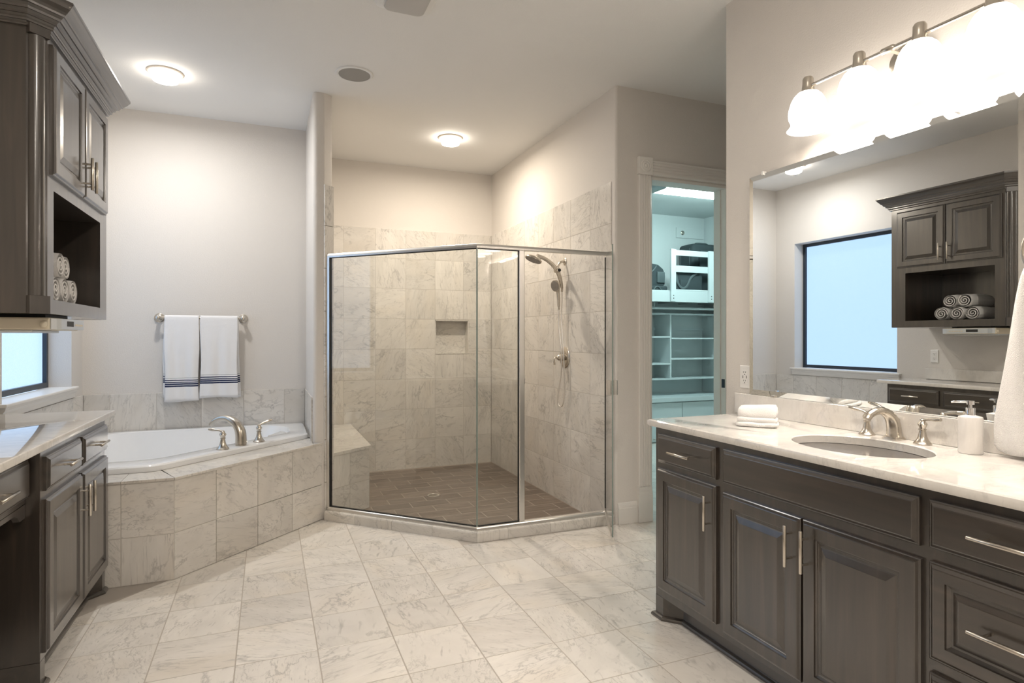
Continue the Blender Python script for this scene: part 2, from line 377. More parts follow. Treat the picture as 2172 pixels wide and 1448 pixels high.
# main room up to the door wall, clipped along the slanted kerb and the front kerb
grid(floor, 'floor_marble', (0, 0, 0), X_, Y_, Z_, [x for x in fx if x < 1.2], fy, -.006, 0, keep=kp, clips=[((S2, S2), 4.83 * S2), ((-S2, S2), 4.16 * S2)])
grid(floor, 'floor_marble', (0, 0, 0), X_, Y_, Z_, [x for x in fx if x > 1.1 and x < 3.4], [y for y in fy if y < 3.3] + [3.592], -.006, 0, keep=kp)
grid(floor, 'floor_marble', (0, 0, 0), X_, Y_, Z_, [2.38 + .3125 * k for k in range(9)], [3.592 + .3162 * k for k in range(9)], -.006, 0)
# ceiling
bm = B(); box(bm, -1.5, 3.62, YK - .1, 6.25, ZC, ZC + .12)
struct(obj('ceiling', bm, 'ceiling_paint'), 'white textured ceiling of the bathroom')
bm = B(); box(bm, 2.37, 5.75, 3.72, 6.85, 2.955, 3.05)
struct(obj('ceiling_closet', bm, 'closet_paint'), 'ceiling of the closet behind the doorway')
# left wall with window opening
WY0, WY1, WZ0, WZ1 = 3.90, 5.10, .955, 2.385
bm = B(); box(bm, XL - .20, XL, YK, WY0, 0, ZC); box(bm, XL - .20, XL, WY1, YB + .1, 0, ZC); box(bm, XL - .20, XL, WY0, WY1, 0, WZ0 - .02); box(bm, XL - .20, XL, WY0, WY1, WZ1, ZC)
wall_left = struct(obj('wall_left', bm, 'wall_paint'), 'greige painted wall with the frosted window')
bm = B(); box(bm, XL - .2, .30, YB, YB + .1, 0, ZC)
wall_tub = struct(obj('wall_tub', bm, 'wall_paint'), 'greige painted wall behind the bathtub')
bm = B(); box(bm, .30, 2.36, YS + .0, YS + .01 + .15, -.12, ZC) if False else None
# shower back wall with a niche
NX0, NX1, NZ0, NZ1 = 1.614, 1.979, 1.13, 1.483
box(bm, .30, NX0, YS, YS + .16, -.12, ZC); box(bm, NX1, 2.37, YS, YS + .16, -.12, ZC); box(bm, NX0, NX1, YS, YS + .16, -.12, NZ0); box(bm, NX0, NX1, YS, YS + .16, NZ1, ZC); box(bm, NX0, NX1, YS + .10, YS + .16, NZ0, NZ1)
wall_sb = struct(obj('wall_shower_back', bm, 'wall_paint'), 'back wall of the shower with marble tiles below beige paint')
bm = B(); box(bm, XR, 2.37, YD + .02, YS, -.12, ZC, 0)
wall_sr = struct(obj('wall_shower_right', bm, 'wall_paint'), 'right wall of the shower with marble tiles below beige paint')
# partition between tub and shower, rounded end
def rpoly(pts, rad, n=5):
    out = []
    for i, p in enumerate(pts):
        r = rad[i]
        if r <= 0: out.append(p); continue
        p = Vector(p).to_2d() if len(p) == 3 else Vector(p); a = Vector(pts[i - 1]); b = Vector(pts[(i + 1) % len(pts)])
        da, db = (a - p).normalized(), (b - p).normalized(); th = da.angle(db); d = r / math.tan(th / 2)
        c = p + (da + db).normalized() * (r / math.sin(th / 2)); s, e = p + da * d - c, p + db * d - c
        a0 = math.atan2(s.y, s.x); a1 = math.atan2(e.y, e.x); da_ = (a1 - a0 + PI) % (2 * PI) - PI
        for k in range(n + 1):
            t = a0 + da_ * k / n; out.append((c.x + r * math.cos(t), c.y + r * math.sin(t)))
    return out
bm = B(); prism(bm, rpoly([(.300, YS + .1), (.300, 4.485), (.375, 4.485), (.432, 4.532), (.432, YS + .1)], [0, .03, .02, .012, 0]), -.12, ZC)
wall_pt = struct(obj('wall_partition', bm, 'wall_paint', smooth=True), 'narrow painted partition between bathtub and shower')
# door wall with opening
DX0, DX1, DZ1 = 2.525, 3.228, 2.446
bm = B(); prism(bm, rpoly([(XR - .003, 3.75), (XR - .003, YD), (DX0, YD), (DX0, YD + .13), (XR + .1, YD + .13)], [0, .02, 0, 0, 0]), 0, ZC)
box(bm, DX0, DX1, YD, YD + .13, DZ1, ZC); box(bm, DX1, 3.62, YD, YD + .13, 0, ZC)
wall_door = struct(obj('wall_door', bm, 'wall_paint', smooth=True), 'greige painted wall around the closet doorway')
# vanity wall
bm = B(); prism(bm, rpoly([(XV, YK), (3.62, YK), (3.62, 2.507), (XV, 2.507)], [0, 0, 0, .015]), 0, ZC)
wall_v = struct(obj('wall_vanity', bm, 'wall_paint', smooth=True), 'textured greige wall behind the vanity mirror')
bm = B(); box(bm, 3.52, 3.62, 2.507, YD, 0, ZC); struct(obj('wall_passage', bm, 'wall_paint'), 'end wall of the short passage beside the vanity')
bm = B(); box(bm, -1.45, XV, YK - .1, YK, 0, ZC); struct(obj('wall_rear', bm, 'wall_paint'), 'wall opposite the shower')
# closet walls
bm = B(); box(bm, 2.37, 5.75, 6.70, 6.85, 0, 2.955); struct(obj('wall_closet_back', bm, 'closet_paint'), 'back wall of the closet')
bm = B(); box(bm, 5.62, 5.75, 3.72, 6.70, 0, 2.955); struct(obj('wall_closet_right', bm, 'closet_paint'), 'right wall of the closet')
bm = B(); box(bm, 2.37, 2.42, 3.715, 6.70, 0, 2.955); struct(obj('wall_closet_left', bm, 'closet_paint'), 'left wall of the closet')
bm = B(); box(bm, 3.62, 5.75, 3.60, 3.72, 0, 2.955); struct(obj('wall_closet_front', bm, 'closet_paint'), 'front wall of the closet right of the doorway')

# ---- shower tiles
TF = 0.009
zs = [-.04, .263] + [.263 + .307 * k for k in range(1, 7)] + [2.40]
xs = [.432, .6915] + [.6915 + .3073 * k for k in range(1, 5)] + [2.235]
def nk(a, b, c, d): return not (a > NX0 - .02 and b < NX1 + .05 and c > NZ0 + .02 and d < NZ1 + .02)
# back wall, the field tiles are cut around the niche
for j in range(len(zs) - 1):
    for i in range(len(xs) - 1):
        a, b, c, d = xs[i], xs[i + 1], zs[j], zs[j + 1]
        parts = [(a, b, c, d)]
        if b > NX0 + .01 and a < NX1 - .01 and d > NZ0 + .01 and c < NZ1 - .01:
            parts = []
            if c < NZ0 - .01: parts.append((a, b, c, NZ0))
            if b > NX1 + .01: parts.append((NX1, b, max(c, NZ0), d))
        for (a, b, c, d) in parts:
            gp = .0014
            piece(wall_sb, 'wall_marble', (0, YS, 0), X_, Z_, mY, [(a + gp, c + gp), (b - gp, c + gp), (b - gp, d - gp), (a + gp, d - gp)], -.002, TF)
# niche lining
for (o_, u_, v_, n_, p_) in (((0, YS + .10, 0), X_, Z_, mY, [(NX0, NZ0), (NX1, NZ0), (NX1, NZ1), (NX0, NZ1)]),
        ((NX1, 0, 0), Y_, Z_, mX, [(YS - .008, NZ0), (YS + .092, NZ0), (YS + .092, NZ1), (YS - .008, NZ1)]),
        ((NX0, 0, 0), Y_, Z_, X_, [(YS - .008, NZ0), (YS + .092, NZ0), (YS + .092, NZ1), (YS - .008, NZ1)]),
        ((0, 0, NZ0), X_, Y_, Z_, [(NX0, YS - .012), (NX1, YS - .012), (NX1, YS + .092), (NX0, YS + .092)]),
        ((0, 0, NZ1), X_, Y_, (0, 0, -1), [(NX0, YS - .008), (NX1, YS - .008), (NX1, YS + .092), (NX0, YS + .092)])):
    piece(wall_sb, 'wall_marble', o_, u_, v_, n_, p_, 0, .008)
ysr = rng(3.636, YS - .01, .3085, 3.932)
grid(wall_sr, 'wall_marble', (XR, 0, 0), Y_, Z_, mX, ysr, zs, -.002, TF)
# shower side of the partition and its end
grid(wall_pt, 'wall_marble', (.432, 0, 0), Y_, Z_, X_, rng(4.535, YS - .01, .3085), zs, -.002, TF)
dv = Vector((.432 - .375, 4.532 - 4.485, 0)).normalized()
L_end = math.hypot(.432 - .375, 4.532 - 4.485)
grid(wall_pt, 'wall_marble', (.375, 4.485, 0), tuple(dv), Z_, (dv.y, -dv.x, 0), [-.004, L_end + .012], [0.0] + zs[1:], -.002, .010)
def bed(parent, *boxes):
    bm = B()
    for b in boxes: box(bm, *b)
    obj('grout_bed', bm, 'grout', parent)
d_ = TF - .0009
bed(wall_sb, (.442, NX0, YS - d_, YS + .001, -.04, 2.398), (NX1, 2.236, YS - d_, YS + .001, -.04, 2.398), (NX0, NX1, YS - d_, YS + .001, -.04, NZ0), (NX0, NX1, YS - d_, YS + .001, NZ1, 2.398))
bed(wall_sr, (XR - d_, XR + .001, 3.638, YS - .010, -.04, 2.398))
bed(wall_pt, (.431, .432 + d_, 4.537, YS - .010, -.04, 2.398))
# shower floor
SFZ = -.04
bm = B(); prism(bm, [(.432, YS), (.432, 4.50), (1.27, 3.66), (XR, 3.66), (XR, YS)], -.12, SFZ - .0004)
floor_sh = struct(obj('floor_shower', bm, 'shower_grout'), 'brown plank tile floor of the shower')
py = [3.60 + .1525 * k for k in range(17)]
grid(floor_sh, 'slate_tile', (0, 0, SFZ), X_, Y_, Z_, [.30 + .305 * k for k in range(-1, 8)], py, -.004, 0, gap=.0045, shift=[0, .1525],
     clips=[((-1, 0), -.445), ((1, 0), 2.232), ((0, 1), 6.066), ((0, -1), -3.70), ((-S2, -S2), -(4.99) * S2)],
     keep=lambda a, b, c, d: not (b < .73 and c > 4.75))
# kerb: marble pieces, slanted run and front run
KO, KI, KZ = 0.0, .13, .066
kerb = thing('shower_kerb', 'low marble kerb under the glass of the shower', 'kerb', (1.22, 3.66, 0))
cA, cB, cC = Vector((.372, 4.455)), Vector((1.229, 3.598)), Vector((2.243, 3.598))
dn = Vector((S2, S2)); fn = Vector((0, 1))
iB = Vector((cB.x + .13 * math.tan(PI / 8), cB.y + .13)); iA = cA + dn * .13
bm = B(); prism(bm, [tuple(cA + dn * .004), tuple(cB + Vector((.0016, .004))), (cC.x, cC.y + .004), (cC.x, cC.y + .126), tuple(iB - Vector((-.0016, .004))), tuple(iA - dn * .004)], -.04, KZ - .004)
obj('core', bm, 'grout', kerb)
def kerb_run(p, q, n2, joints):
    L = (q - p).length; t = (q - p) / L
    for a, b in zip(joints, joints[1:]):
        pa, pb = p + t * (a * L + .0008), p + t * (b * L - .0008)
        e0 = (iA, iB)[0] if a == 0 and n2 is dn else None
        qa, qb = pa + n2 * .13, pb + n2 * .13
        if n2 is dn and b == 1.0: qb = iB
        if n2 is fn and a == 0.0: qa = iB
        bm = B(); prof = [(0, .0005), (0, KZ - .012), (.004, KZ - .004), (.012, KZ)]
        def pt(P, Q, d, z): v = P + (Q - P) * (d / .13); return (v.x, v.y, z)
        ra = [pt(pa, qa, d, z) for d, z in prof] + [pt(pa, qa, .13, KZ), pt(pa, qa, .13, -.038)]
        rb = [pt(pb, qb, d, z) for d, z in prof] + [pt(pb, qb, .13, KZ), pt(pb, qb, .13, -.038)]
        loops(bm, [ra, rb], True, True, True)
        obj('tile', bm, 'wall_marble', kerb)
kerb_run(cA, cB, dn, [0, .22, .47, .73, 1.0]); kerb_run(cB, cC, fn, [0, .21, .51, .81, 1.0])
# bench
bench = thing('shower_bench', 'low marble tiled bench built along the left side of the shower', 'bench', (.6, 5.3, SFZ))
bp_ = [(.443, 6.065), (.443, 4.572), (.742, 4.800), (.742, 6.065)]
bm = B(); prism(bm, bp_, SFZ + .001, .43); obj('core', bm, 'grout', bench)
bd = (Vector(bp_[2]) - Vector(bp_[1])); bL = bd.length; bd.normalize()
grid(bench, 'wall_marble', (*bp_[1], 0), (bd.x, bd.y, 0), Z_, (bd.y, -bd.x, 0), [0, .17, bL + .001], [SFZ + .002, .185, .43], -.006, .0012)
grid(bench, 'wall_marble', (.742, 0, 0), Y_, Z_, X_, rng(4.80, 6.06, .307), [SFZ + .002, .185, .43], -.006, .0012)
for p in ([(.443, 4.562), (.757, 4.801), (.757, 4.85), (.443, 4.85)], [(.443, 4.852), (.757, 4.852), (.757, 5.25), (.443, 5.25)], [(.443, 5.252), (.757, 5.252), (.757, 5.65), (.443, 5.65)], [(.443, 5.652), (.757, 5.652), (.757, 6.064), (.443, 6.064)]):
    piece(bench, 'wall_marble', (0, 0, .43), X_, Y_, Z_, p, -.001, .022)
# drain
dr = thing('shower_drain', 'round metal drain in the brown shower floor', 'drain', (1.306, 4.967, SFZ))
bm = B(); lathe(bm, [(.052, .0003), (.052, .003), (.046, .0035), (.044, .002)], (1.306, 4.967, SFZ), seg=32); obj('rim', bm, 'satin_aluminium', dr, True)
bm = B()
for k in range(-3, 4): hw = math.sqrt(.042 ** 2 - (k * .011) ** 2); box(bm, 1.306 - hw, 1.306 + hw, 4.967 + k * .011 - .003, 4.967 + k * .011 + .003, SFZ + .002, SFZ + .0042)
obj('grate', bm, 'nickel', dr)

# ---- tub surround
DKZ = .55
deck = thing('tub_surround', 'marble tiled tub surround with slanted front', 'tub surround', (-.4, 4.5, 0))
aL, aC, aR = Vector((XL + .004, 3.664)), Vector((-.465, 3.664)), Vector((.362, 4.481))
ad = (aR - aC).normalized(); aLen = (aR - aC).length
bm = B()
off = .001
innr = [(XL + .004, 3.664 + off), (-.465 - off * .41, 3.664 + off), (.362 - off * .6, 4.481 + off * .3), (.298, 4.481), (.298, YB - .002), (XL + .004, YB - .002)]
# core walls only (hollow so that the basin drops in)
def wallseg(p, q, th):
    p, q = Vector(p), Vector(q); t = (q - p).normalized(); n = Vector((-t.y, t.x)) * th
    prism(bm, [tuple(p), tuple(q), tuple(q + n), tuple(p + n)], .0005, DKZ - .012)
wallseg(innr[0], innr[1], .06); wallseg(innr[1], (.290, 4.425), .06)
obj('core', bm, 'grout', deck)
cols = [0, .27, .548, .825, aLen]   # fractions replaced below by measured joints
grid(deck, 'wall_marble', (aC.x, aC.y, 0), (ad.x, ad.y, 0), Z_, (ad.y, -ad.x, 0), [0, .268, .575, .87, aLen - .002], [.0015, .25, DKZ - .012], -.010, 0)
grid(deck, 'wall_marble', (0, 3.664, 0), X_, Z_, mY, [-1.0, -.71, -.465], [.0015, .25, DKZ - .012], -.010, 0)
# deck top slabs around the basin
o2 = .008
fo = 3.664 - o2; cdx = aC.x + o2 * .41
T = lambda poly: piece(deck, 'wall_marble', (0, 0, DKZ), X_, Y_, Z_, poly, -.013, 0)
dd = Vector((ad.x, ad.y)); nn = Vector((-ad.y, ad.x))
c0 = Vector((cdx, fo)); e0 = Vector((.366, 4.477)); inn = .30
def dp(s, d): v = c0 + dd * s + nn * d; return (v.x, v.y)
T([(-1.27, fo), (-.71, fo), (-.71, 3.94), (-1.27, 3.94)])
T([(-.708, fo), (cdx - .001, fo), (cdx - .001 - .12, 3.94), (-.708, 3.94)])
LS = (e0 - c0).length
for a, b in ((.001, .29), (.292, .60), (.602, .90), (.902, LS)):
    p = [dp(a, 0), dp(b, 0), dp(b, .30), dp(a if a > .01 else .13, .30)]
    if b > 1.0: p = clip([dp(a, 0), (.366, 4.478), (.366, 4.62), (.297, 4.76), dp(a, .30)], (1, 0), .297)
    T(p)
T([(.2985, 4.411), (.365, 4.478), (.345, 4.482), (.2985, 4.482)])
T([(.0, 4.95), (.298, 4.702), (.298, YB - .012), (.19, YB - .012)])
# tile band above the tub: back wall, left wall, partition
bz0, bz1 = DKZ + .001, .872
gb = [XL + .009, -1.108, -.80, -.49, -.181, .129, .291]
grid(wall_tub, 'wall_marble', (0, YB, 0), X_, Z_, mY, gb, [bz0, bz1], -.002, TF)
grid(wall_left, 'wall_marble', (XL, 0, 0), Y_, Z_, X_, [3.70, 3.87, 4.18, 4.49, 4.80, 5.11, YB - .01], [bz0, bz1], -.002, TF)
grid(wall_pt, 'wall_marble', (.30, 0, 0), Y_, Z_, mX, [4.52, 4.62, 4.93, 5.24, YB - .01], [bz0, bz1], -.002, TF)

bed(wall_tub, (XL + .010, .290, YB - d_, YB + .001, bz0, bz1 - .002)); bed(wall_left, (XL - .001, XL + d_, 3.702, YB - .011, bz0, bz1 - .002)); bed(wall_pt, (.300 - d_, .301, 4.522, YB - .011, bz0, bz1 - .002))
# ---- window
win = struct(bpy.data.objects.new('window_1', None), 'frosted window with dark metal frame above the bathtub'); C.objects.link(win); win.location = (XL - .14, 4.5, WZ0)
fxw = XL - .165
bm = B(); t = .035
box(bm, fxw - .03, fxw + .03, WY0, WY0 + t, WZ0, WZ1); box(bm, fxw - .03, fxw + .03, WY1 - t, WY1, WZ0, WZ1)
box(bm, fxw - .03, fxw + .03, WY0 + t, WY1 - t, WZ0, WZ0 + t); box(bm, fxw - .03, fxw + .03, WY0 + t, WY1 - t, WZ1 - t, WZ1)
obj('window_frame', bm, 'window_frame', win)
bm = B(); box(bm, fxw - .006, fxw + .006, WY0 + t, WY1 - t, WZ0 + t, WZ1 - t); obj('pane', bm, 'obscure_glass', win)
bm = B(); box(bm, XL - .135, XL + .035, WY0 - .045, WY1 + .045, WZ0 - .020, WZ0 - .001, .005); obj('window_sill', bm, 'trim_white', win)
bm = B(); a0, a1 = WY0 - .03, WY1 + .03
prof = [(0, WZ0 - .021), (.026, WZ0 - .021), (.024, WZ0 - .035), (.014, WZ0 - .05), (.012, WZ0 - .078), (0, WZ0 - .082)]
loops(bm, [[(XL + .0 + d, a0, z) for d, z in prof], [(XL + d, a1, z) for d, z in prof]], True, True, True); obj('apron', bm, 'trim_white', win)

# ---- doorway trim
tr = struct(bpy.data.objects.new('trim_1', None), 'fluted white casing around the closet doorway'); C.objects.link(tr); tr.location = ((DX0 + DX1) / 2, YD, 0)
def flute_prof(w, n=4):
    out = [(0, 0), (0, .018), (.006, .024)]; fw = (w - .024) / n
    for k in range(n):
        s = .012 + k * fw
        for q in range(6): a = PI * q / 5; out.append((s + fw * .5 - fw * .38 * math.cos(a), .024 - .009 * math.sin(a)))
    return out + [(w - .006, .024), (w, .018), (w, 0)]
def casing_v(x0, z0, z1):
    bm = B(); p = flute_prof(.105)
    loops(bm, [[(x0 + a, YD - d, z0) for a, d in p], [(x0 + a, YD - d, z1) for a, d in p]], True, True, True); obj('casing', bm, 'trim_white', tr)
for x0 in (DX0 - .107, DX1 + .002):
    casing_v(x0, .25, DZ1 + .004)
    bm = B(); box(bm, x0 - .006, x0 + .111, YD - .030, YD, .001, .19); box(bm, x0 - .004, x0 + .109, YD - .028, YD, .19, .215); box(bm, x0 - .002, x0 + .107, YD - .026, YD, .215, .249)
    obj('plinth_block', bm, 'trim_white', tr)
    bm = B(); box(bm, x0 - .006, x0 + .111, YD - .032, YD, DZ1 + .005, DZ1 + .130, .004)
    rb = obj('rosette_block', bm, 'trim_white', tr)
    bm = B(); lathe(bm, [(.044, 0), (.044, .003), (.038, .006), (.034, .002), (.028, .002), (.024, .006), (.018, .006), (.014, .002), (.010, .006), (.004, .009)], (x0 + .0525, YD - .031, DZ1 + .0675), mY, 28); obj('rosette', bm, 'trim_white', rb, True)
bm = B(); p = flute_prof(.105); z0 = DZ1 + .010
loops(bm, [[(x, YD - d, z0 + a) for a, d in p] for x in (DX0 + .004, DX1 - .004)], True, True, True); obj('head_casing', bm, 'trim_white', tr)
bm = B(); box(bm, DX0 - .001, DX0 + .018, YD + .001, YD + .135, .001, DZ1); obj('jamb', bm, 'trim_white', tr)
bm = B(); box(bm, DX1 - .018, DX1 + .001, YD + .001, YD + .135, .001, DZ1); jr = obj('jamb', bm, 'trim_white', tr)
bm = B(); box(bm, DX0 + .018, DX1 - .018, YD + .001, YD + .135, DZ1 - .018, DZ1); obj('head_jamb', bm, 'trim_white', tr)
bm = B(); box(bm, DX1 - .026, DX1 - .018, YD + .055, YD + .09, .001, DZ1 - .018); box(bm, DX0 + .018, DX0 + .032, YD + .055, YD + .09, .001, DZ1 - .018); obj('door_stop', bm, 'trim_white', tr)
bm = B(); box(bm, DX1 - .0205, DX1 - .018, YD + .012, YD + .045, .92, .985); sp = obj('strike_plate', bm, 'window_frame', jr)
# baseboards
def baseboard(name, x0, x1, label):
    bm = B(); prof = [(0, .001), (.018, .001), (.018, .110), (.014, .116), (.014, .125), (.009, .133), (.006, .146), (0, .150)]
    loops(bm, [[(x, YD - d, z) for d, z in prof] for x in (x0, x1)], True, True, True)
    return struct(obj(name, bm, 'trim_white'), label)
baseboard('baseboard_door', XR + .01, DX0 - .114, 'white moulded baseboard between the shower kerb and doorway')

# ================================================================== VANITY (right)
CZ = .918
def bar_handle(parent, p, axis, length, out, mat='nickel', r=.006):
    """bar pull centred at p (on the surface), along axis, standing out along out"""
    p, ax, ou = Vector(p), Vector(axis), Vector(out); bm = B()
    c = p + ou * .032
    tube(bm, [c - ax * length / 2, c - ax * (length / 2 - .0015), c + ax * (length / 2 - .0015), c + ax * length / 2], [r * .8, r, r, r * .8], 14)
    for s in (-1, 1):
        q = p + ax * (s * length * .30); tube(bm, [q + ou * .0003, q + ou * .030], r * .72, 10)
    return obj('handle', bm, mat, parent, True)
VF = 1.688
mv = lambda a, b, d: (VF - d, a, b)
van = thing('vanity_cabinet', 'dark stained vanity cabinet with raised panel doors under the marble top', 'cabinet', (1.97, 1.5, 0))
VY0, VY1 = .62, 2.348
bm = B(); box(bm, VF, XV - .004, VY0, VY1, .10, CZ - .031, .0015, 1); obj('body', bm, 'dark_wood', van)
bm = B(); prism(bm, [(1.752, VY0), (2.23, VY0), (2.23, VY1), (VF, VY1), (VF, 2.292), (1.752, 2.226)], .0005, .0998); obj('toe_kick', bm, 'dark_wood_level', van)
# shoe moulding following the toe kick and the corner foot
def sweep(bm, path, prof, closed=False):
    """path of 2d points, profile of (out, z); out to the right of travel"""
    n = len(path); P = [Vector(p) for p in path]; rings = []
    for i in range(n):
        a = (P[i] - P[i - 1]).normalized() if i > 0 else None; b = (P[(i + 1)] - P[i]).normalized() if i < n - 1 else None
        a = a or b; b = b or a
        na, nb = Vector((a.y, -a.x)), Vector((b.y, -b.x)); m = (na + nb).normalized(); k = 1 / max(m.dot(na), .2)
        rings.append([(P[i].x + m.x * k * o, P[i].y + m.y * k * o, z) for o, z in prof])
    loops(bm, rings, True, True, True)
shoe = [(0, .0008), (.016, .0008), (.016, .008), (.013, .014), (.007, .018), (0, .019)]
bm = B(); sweep(bm, [(2.2, VY1), (VF, VY1), (VF, 2.292), (1.752, 2.226), (1.752, VY0)][::-1], [(-o, z) for o, z in shoe]); obj('shoe_moulding', bm, 'dark_wood_level', van)
def vfront(name, y0, y1, z0, z1, rings, hnd=None, mat='dark_wood'):
    bm = B(); panel(bm, mv, y0, y1, z0, z1, rings); d = obj(name, bm, mat, van)
    if hnd == 'h': bar_handle(d, (VF - .021, (y0 + y1) / 2, (z0 + z1) / 2), Y_, .145, mX)
    elif hnd: bar_handle(d, (VF - .021, hnd, .588), Z_, .142, mX)
    return d
vfront('drawer', 1.930, 2.316, .726, .856, SLAB, 'h', 'dark_wood_level')
vfront('false_front', 1.113, 1.888, .722, .858, SLAB, None, 'dark_wood_level')
vfront('door', 1.928, 2.318, .142, .700, DOOR, 1.952)
vfront('door', 1.512, 1.888, .130, .686, DOOR, 1.542)
vfront('door', 1.109, 1.504, .130, .686, DOOR, 1.476)
vfront('drawer', .66, 1.086, .726, .858, SLAB, None, 'dark_wood_level'); vfront('drawer', .66, 1.086, .424, .690, DRAW5, None, 'dark_wood_level'); vfront('drawer', .66, 1.086, .135, .388, DRAW5, None, 'dark_wood_level')
for d, z in zip([o for o in van.children if o.name.startswith('drawer')][1:], (.795, .557, .262)): bar_handle(d, (VF - .021, .885, z), Y_, .165, mX)
# counter top with oval cut-out
top = thing('vanity_countertop', 'pale polished marble vanity top with oval sink cut-out and backsplash', 'countertop', (1.95, 1.5, CZ - .03))
SCX, SCY, SAX, SAY = 1.945, 1.505, .185, .238
x0, x1, y0, y1 = 1.655, XV - .002, .58, 2.372
bm = B(); angs = [2 * PI * k / 64 for k in range(64)]
for cx, cy in ((x0, y0), (x0, y1), (x1, y0), (x1, y1)): angs.append(math.atan2(cy - SCY, cx - SCX) % (2 * PI))
angs.sort()
def rectpt(a, e):
    c, s = math.cos(a), math.sin(a); ts = []
    if abs(c) > 1e-9: ts.append(((x1 - e if c > 0 else x0 + e) - SCX) / c)
    if abs(s) > 1e-9: ts.append(((y1 - e if s > 0 else y0 + e) - SCY) / s)
    t = min(ts); return (SCX + c * t, SCY + s * t)
def ell(a, e=0): 
    c, s = math.cos(a), math.sin(a); k = 1 / math.sqrt((c / (SAX + e)) ** 2 + (s / (SAY + e)) ** 2); return (SCX + c * k, SCY + s * k)
rr = [[(*ell(a), CZ - .03) for a in angs], [(*ell(a), CZ - .003) for a in angs], [(*ell(a, .004), CZ) for a in angs],
      [(*rectpt(a, .006), CZ) for a in angs], [(*rectpt(a, .0015), CZ - .004) for a in angs], [(*rectpt(a, 0), CZ - .010) for a in angs], [(*rectpt(a, 0), CZ - .022) for a in angs], [(*rectpt(a, .004), CZ - .03) for a in angs]]
rr.append(rr[0]); vsl = loops(bm, rr[:-1]); n = len(angs)
for i in range(n): bm.faces.new((vsl[-1][i], vsl[-1][(i + 1) % n], vsl[0][(i + 1) % n], vsl[0][i]))
obj('slab', bm, 'counter_marble', top, True, ang=30)
bm = B(); box(bm, XV - .021, XV - .002, .58, 2.414, CZ + .0005, 1.018, .002); obj('backsplash', bm, 'counter_marble', top)
# sink
bm = B(); sr = []
for k, (s, z) in enumerate([(1.06, CZ - .0315), (1.01, CZ - .0315), (1.0, CZ - .036), (.985, CZ - .06), (.93, CZ - .10), (.80, CZ - .14), (.55, CZ - .163), (.2, CZ - .17), (.09, CZ - .172)]):
    sr.append([(SCX + SAX * s * math.cos(2 * PI * i / 48), SCY + SAY * s * math.sin(2 * PI * i / 48), z) for i in range(48)])
outr = [[(SCX + (p[0] - SCX) * 1.0, p[1], p[2] - .012) for p in r] for r in sr[::-1]]
loops(bm, sr + outr, True, False, False)
sink = thing('sink', 'white oval undermount sink in the vanity top', 'sink', (SCX, SCY, CZ - .19)); obj('basin', bm, 'porcelain', sink, True)
bm = B(); lathe(bm, [(.021, -.010), (.021, .0015), (.016, .003), (.006, .004)], (SCX, SCY, CZ - .174), seg=20); obj('drain', bm, 'nickel', sink, True)
# faucets
def lever_handle(parent, p, direction, s=1.0, mat='nickel'):
    p = Vector(p); bm = B()
    lathe(bm, [(.029 * s, .0003), (.029 * s, .004 * s), (.026 * s, .007 * s), (.024 * s, .009 * s), (.019 * s, .016 * s), (.014 * s, .028 * s), (.011 * s, .044 * s), (.010 * s, .050 * s), (.013 * s, .052 * s), (.013 * s, .055 * s), (.010 * s, .057 * s), (.012 * s, .064 * s), (.0155 * s, .071 * s), (.014 * s, .076 * s), (.009 * s, .082 * s), (.009 * s, .088 * s), (.004 * s, .092 * s)], p, seg=24)
    b = obj('valve_base', bm, mat, parent, True)
    d = Vector(direction).normalized(); bm = B(); q = p + Vector((0, 0, .084 * s))
    pts = catmull([q + d * (.0 * s), q + d * .014 * s + Vector((0, 0, .006 * s)), q + d * .030 * s + Vector((0, 0, .008 * s)), q + d * .050 * s + Vector((0, 0, .009 * s)), q + d * .068 * s + Vector((0, 0, .010 * s))], 5)
    tube(bm, pts, rads([.008 * s, .006 * s, .0075 * s, .0095 * s, .007 * s], len(pts)), 12, flat=.8); obj('lever', bm, mat, b, True)
fa = thing('vanity_faucet', 'brushed nickel widespread faucet behind the oval sink', 'faucet', (2.185, 1.55, CZ))
lever_handle(fa, (2.185, 1.655, CZ + .0003), (-.25, 1, .12)); lever_handle(fa, (2.175, 1.432, CZ + .0003), (-.1, -1, .03))
bm = B(); bx_, by_ = 2.185, 1.545
prism(bm, rpoly([(bx_ - .03, by_ - .032), (bx_ + .03, by_ - .032), (bx_ + .03, by_ + .032), (bx_ - .03, by_ + .032)], [.012] * 4), CZ + .0004, CZ + .006)
prism(bm, rpoly([(bx_ - .026, by_ - .027), (bx_ + .026, by_ - .027), (bx_ + .026, by_ + .027), (bx_ - .026, by_ + .027)], [.010] * 4), CZ + .006, CZ + .011); obj('spout_base', bm, 'nickel', fa, True)
def spout(parent, p, d, reach, height, r0, r1, mat='nickel'):
    p, d = Vector(p), Vector(d).normalized(); up = Vector((0, 0, 1)); bm = B()
    pts = catmull([p, p + up * height * .45 + d * reach * .02, p + up * height * .78 + d * reach * .16, p + up * height * .97 + d * reach * .42, p + up * height * .98 + d * reach * .66, p + up * height * .86 + d * reach * .88, p + up * height * .70 + d * reach * 1.0], 6)
    tube(bm, pts, rads([r0, r0 * .93, r0 * .82, r1 * 1.05, r1, r1 * .95, r1 * .9], len(pts)), 18, flat=.85, up=up)
    return obj('spout', bm, mat, parent, True)
spout(fa, (bx_, by_, CZ + .010), (-1, .12, 0), .128, .100, .028, .0165)
bm = B(); tube(bm, [(bx_ + .022, by_, CZ + .011), (bx_ + .022, by_, CZ + .062)], .003, 8); lathe(bm, [(.003, 0), (.007, .005), (.0075, .012), (.004, .019)], (bx_ + .022, by_, CZ + .060), seg=14); obj('lift_rod', bm, 'nickel', fa, True)
